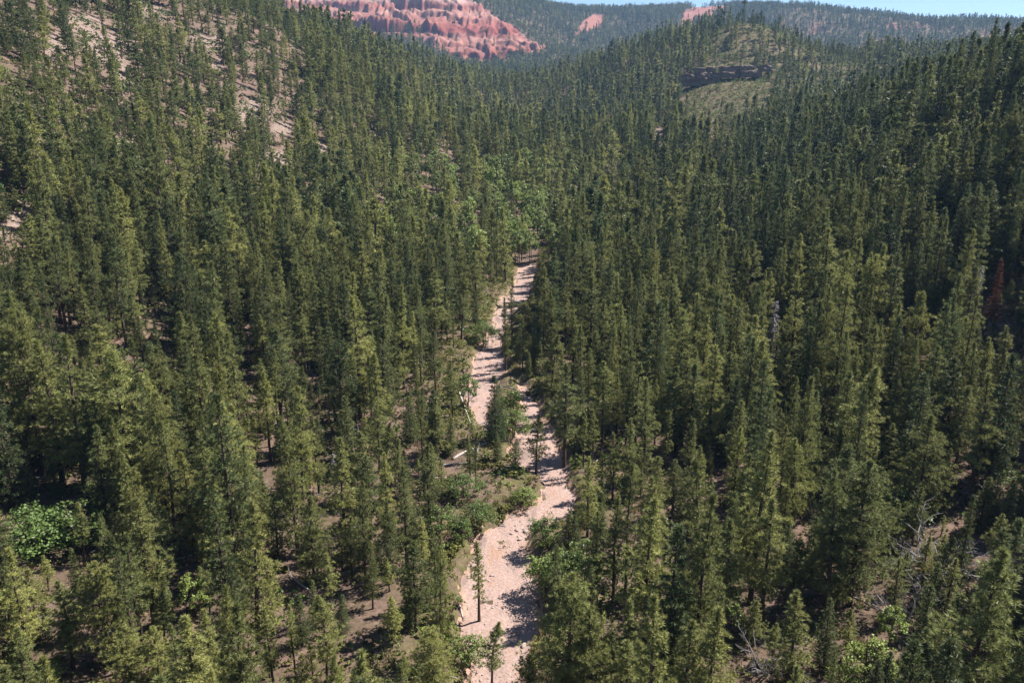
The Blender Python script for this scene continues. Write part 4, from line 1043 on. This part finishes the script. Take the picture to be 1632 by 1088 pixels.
LOGS = [(722, 732, 784, 705, .26, M_PALE, 'long white fallen log in the clearing left of the wash'), (732, 626, 750, 676, .22, M_PALE, 'pale fallen log pointing down the left bank'), (733, 966, 739, 990, .14, M_PALE, 'short bleached log on the left edge of the wide gravel'),
        (705, 742, 745, 738, .2, M_GREY, 'grey log lying below the long white log'), (560, 842, 590, 836, .16, M_PALE, 'pale log under the pines at lower left'), 
        (268, 896, 306, 886, .2, M_PALE, 'pale log on bare soil beneath the left pines'), (672, 962, 700, 936, .12, M_PALE, 'thin pale branch on shaded ground left of the wash'), (1262, 900, 1284, 896, .18, M_PALE, 'pale broken log right of the tall yellowish pine')]
for (u1, v1, u2, v2, rd, mt, lb) in LOGS:
    a_, b_ = pix_ground(u1, v1), pix_ground(u2, v2)
    a_, b_ = np.array(a_), np.array(b_)
    mb = MB(); tt = np.linspace(0, 1, 7); pts = np.array([a_ + (b_ - a_) * q_ for q_ in tt]); gz = ground(pts[:, 0], pts[:, 1])
    pts[:, 2] = np.maximum(a_[2] + (b_[2] - a_[2]) * tt, gz) + rd * .6 + .03 * np.sin(tt * 9)
    o_ = pts[0].copy(); pts -= o_
    mb.tube(pts, rd * (1 - .55 * tt), 7)
    ob = link('fallen_log', None, label=lb, category='log', group='fallen logs'); ob.location = o_
    link('bole', mb.mesh('bole', mt, True), ob)
    st_ = MB(); dr = unit(pts[-1])
    for q_ in range(6):
        p = pts[-1] * rng.uniform(.35, .95) + [0, 0, rd * .3]; st_.tube([p, p + unit(dr * .5 + rng.normal(size=3) * .6 + [0, 0, .5]) * rng.uniform(.4, 1.1)], [.04, .015], 4)
    link('branch_stub_set', st_.mesh('branch_stub_set', mt), ob)

# ------------------------------------------------------------------ boulders in the bed
BM_ = [rock_mesh(740 + i, 2, .7) for i in range(4)]
BO = [(838, 848, .9, 'largest pale boulder in the stone pile on the wide gravel'), (824, 846, .7, 'pale boulder at the left of the stone pile'), (846, 838, .7, 'pale boulder at the top of the stone pile'), (829, 860, .75, 'pale boulder at the lower edge of the stone pile'),
      (815, 852, .6, 'small boulder alone left of the stone pile'), (768, 842, .8, 'white boulder on the left edge of the wide gravel'), (908, 812, .7, 'boulder by the right bank of the narrow channel'), (770, 925, .6, 'stone behind the lone pine on the gravel'),
      (835, 1030, .8, 'boulder in the shade near the bottom of the wash'), (762, 600, .9, 'boulder on the upper gravel left of the island'), (838, 655, .9, 'boulder in the right channel below the cut bank')]
for (u_, v_, d_, lb) in BO:
    p = pix_ground(u_, v_)
    o = link('boulder', BM_[int(rng.integers(4))], label=lb, category='boulder', group='boulders in the dry wash'); o.location = (p[0], p[1], p[2] + d_ * .22); o.scale = (d_ * 1.25, d_, d_); o.rotation_euler = (0, 0, rng.uniform(0, 6))

# ------------------------------------------------------------------ dark rock ledge on the middle hill
import bmesh
pa, pb_ = np.array(PT(1080, 134, 792)), np.array(PT(1216, 126, 806))
LB = []
for i in range(8):
    bm = bmesh.new(); bmesh.ops.create_cube(bm, size=1.0)
    bmesh.ops.subdivide_edges(bm, edges=bm.edges[:], cuts=2, use_grid_fill=True)
    g = np.random.default_rng(900 + i)
    for v_ in bm.verts: v_.co += Vector(g.normal(0, .055, 3))
    me_ = bpy.data.meshes.new('rock_block'); bm.to_mesh(me_); bm.free(); me_.materials.append(M_LEDGE); LB.append(me_)
led = link('rock_ledge', None, label='long dark layered rock ledge below the treed middle hilltop', category='rock ledge')
led.location = tuple(pa)
L_ = np.linalg.norm((pb_ - pa)[:2]); dr = (pb_ - pa) / L_; nrm = np.array([-dr[1], dr[0], 0])
for course in range(3):
    s0 = rng.uniform(-3, 1) + (0 if course < 2 else 5)
    while s0 < L_ * (1.0 if course > 1 else .92 if course == 1 else .42):
        wd_ = rng.uniform(5, 12); hh = 5.0
        p = pa + dr * (s0 + wd_ / 2) + nrm * (course * .8 + rng.uniform(-1.8, 1.8))
        zb = hbase(p[0], p[1]); top_ = pa[2] + (pb_[2] - pa[2]) * (s0 / L_) + 13
        if course == 2 and rng.uniform() < .28: s0 += wd_ * .6; continue
        c = link('rock_block', LB[int(rng.integers(8))], led)
        c.location = tuple(np.array([p[0], p[1], top_ - 15.5 + course * hh + hh / 2 + .9 * math.sin(s0 / 23)]) - pa)
        c.scale = (wd_ * 1.04, 9.0, hh * rng.uniform(.92, 1.12)); c.rotation_euler = (rng.normal(0, .03), rng.normal(0, .03), math.atan2(dr[1], dr[0]) + rng.normal(0, .06))
        s0 += wd_
# ------------------------------------------------------------------ the air between here and the far ridges
zmin, zmax = float(Z.min()) - 2, max(float(Z.max()), float(CZ[mk > .01].max())) + 45
bx0, bx1, by0, by1 = float(X.min()) - 5, float(X.max()) + 5, float(Y.min()) - 5, float(Y.max()) + 5
V8 = [(x_, y_, z_) for z_ in (zmin, zmax) for y_ in (by0, by1) for x_ in (bx0, bx1)]
m, nd, lk = new_mat('haze')
pvol = N(nd, 'ShaderNodeVolumePrincipled'); pvol.inputs['Color'].default_value = (.36, .60, 1, 1); pvol.inputs['Density'].default_value = .000065; pvol.inputs['Anisotropy'].default_value = .1
o_ = N(nd, 'ShaderNodeOutputMaterial'); lk.new(pvol.outputs[0], o_.inputs['Volume'])
hz = link('haze', mesh_from('haze', V8, [(0, 2, 3, 1), (4, 5, 7, 6), (0, 1, 5, 4), (2, 6, 7, 3), (0, 4, 6, 2), (1, 3, 7, 5)], m), kind='stuff')
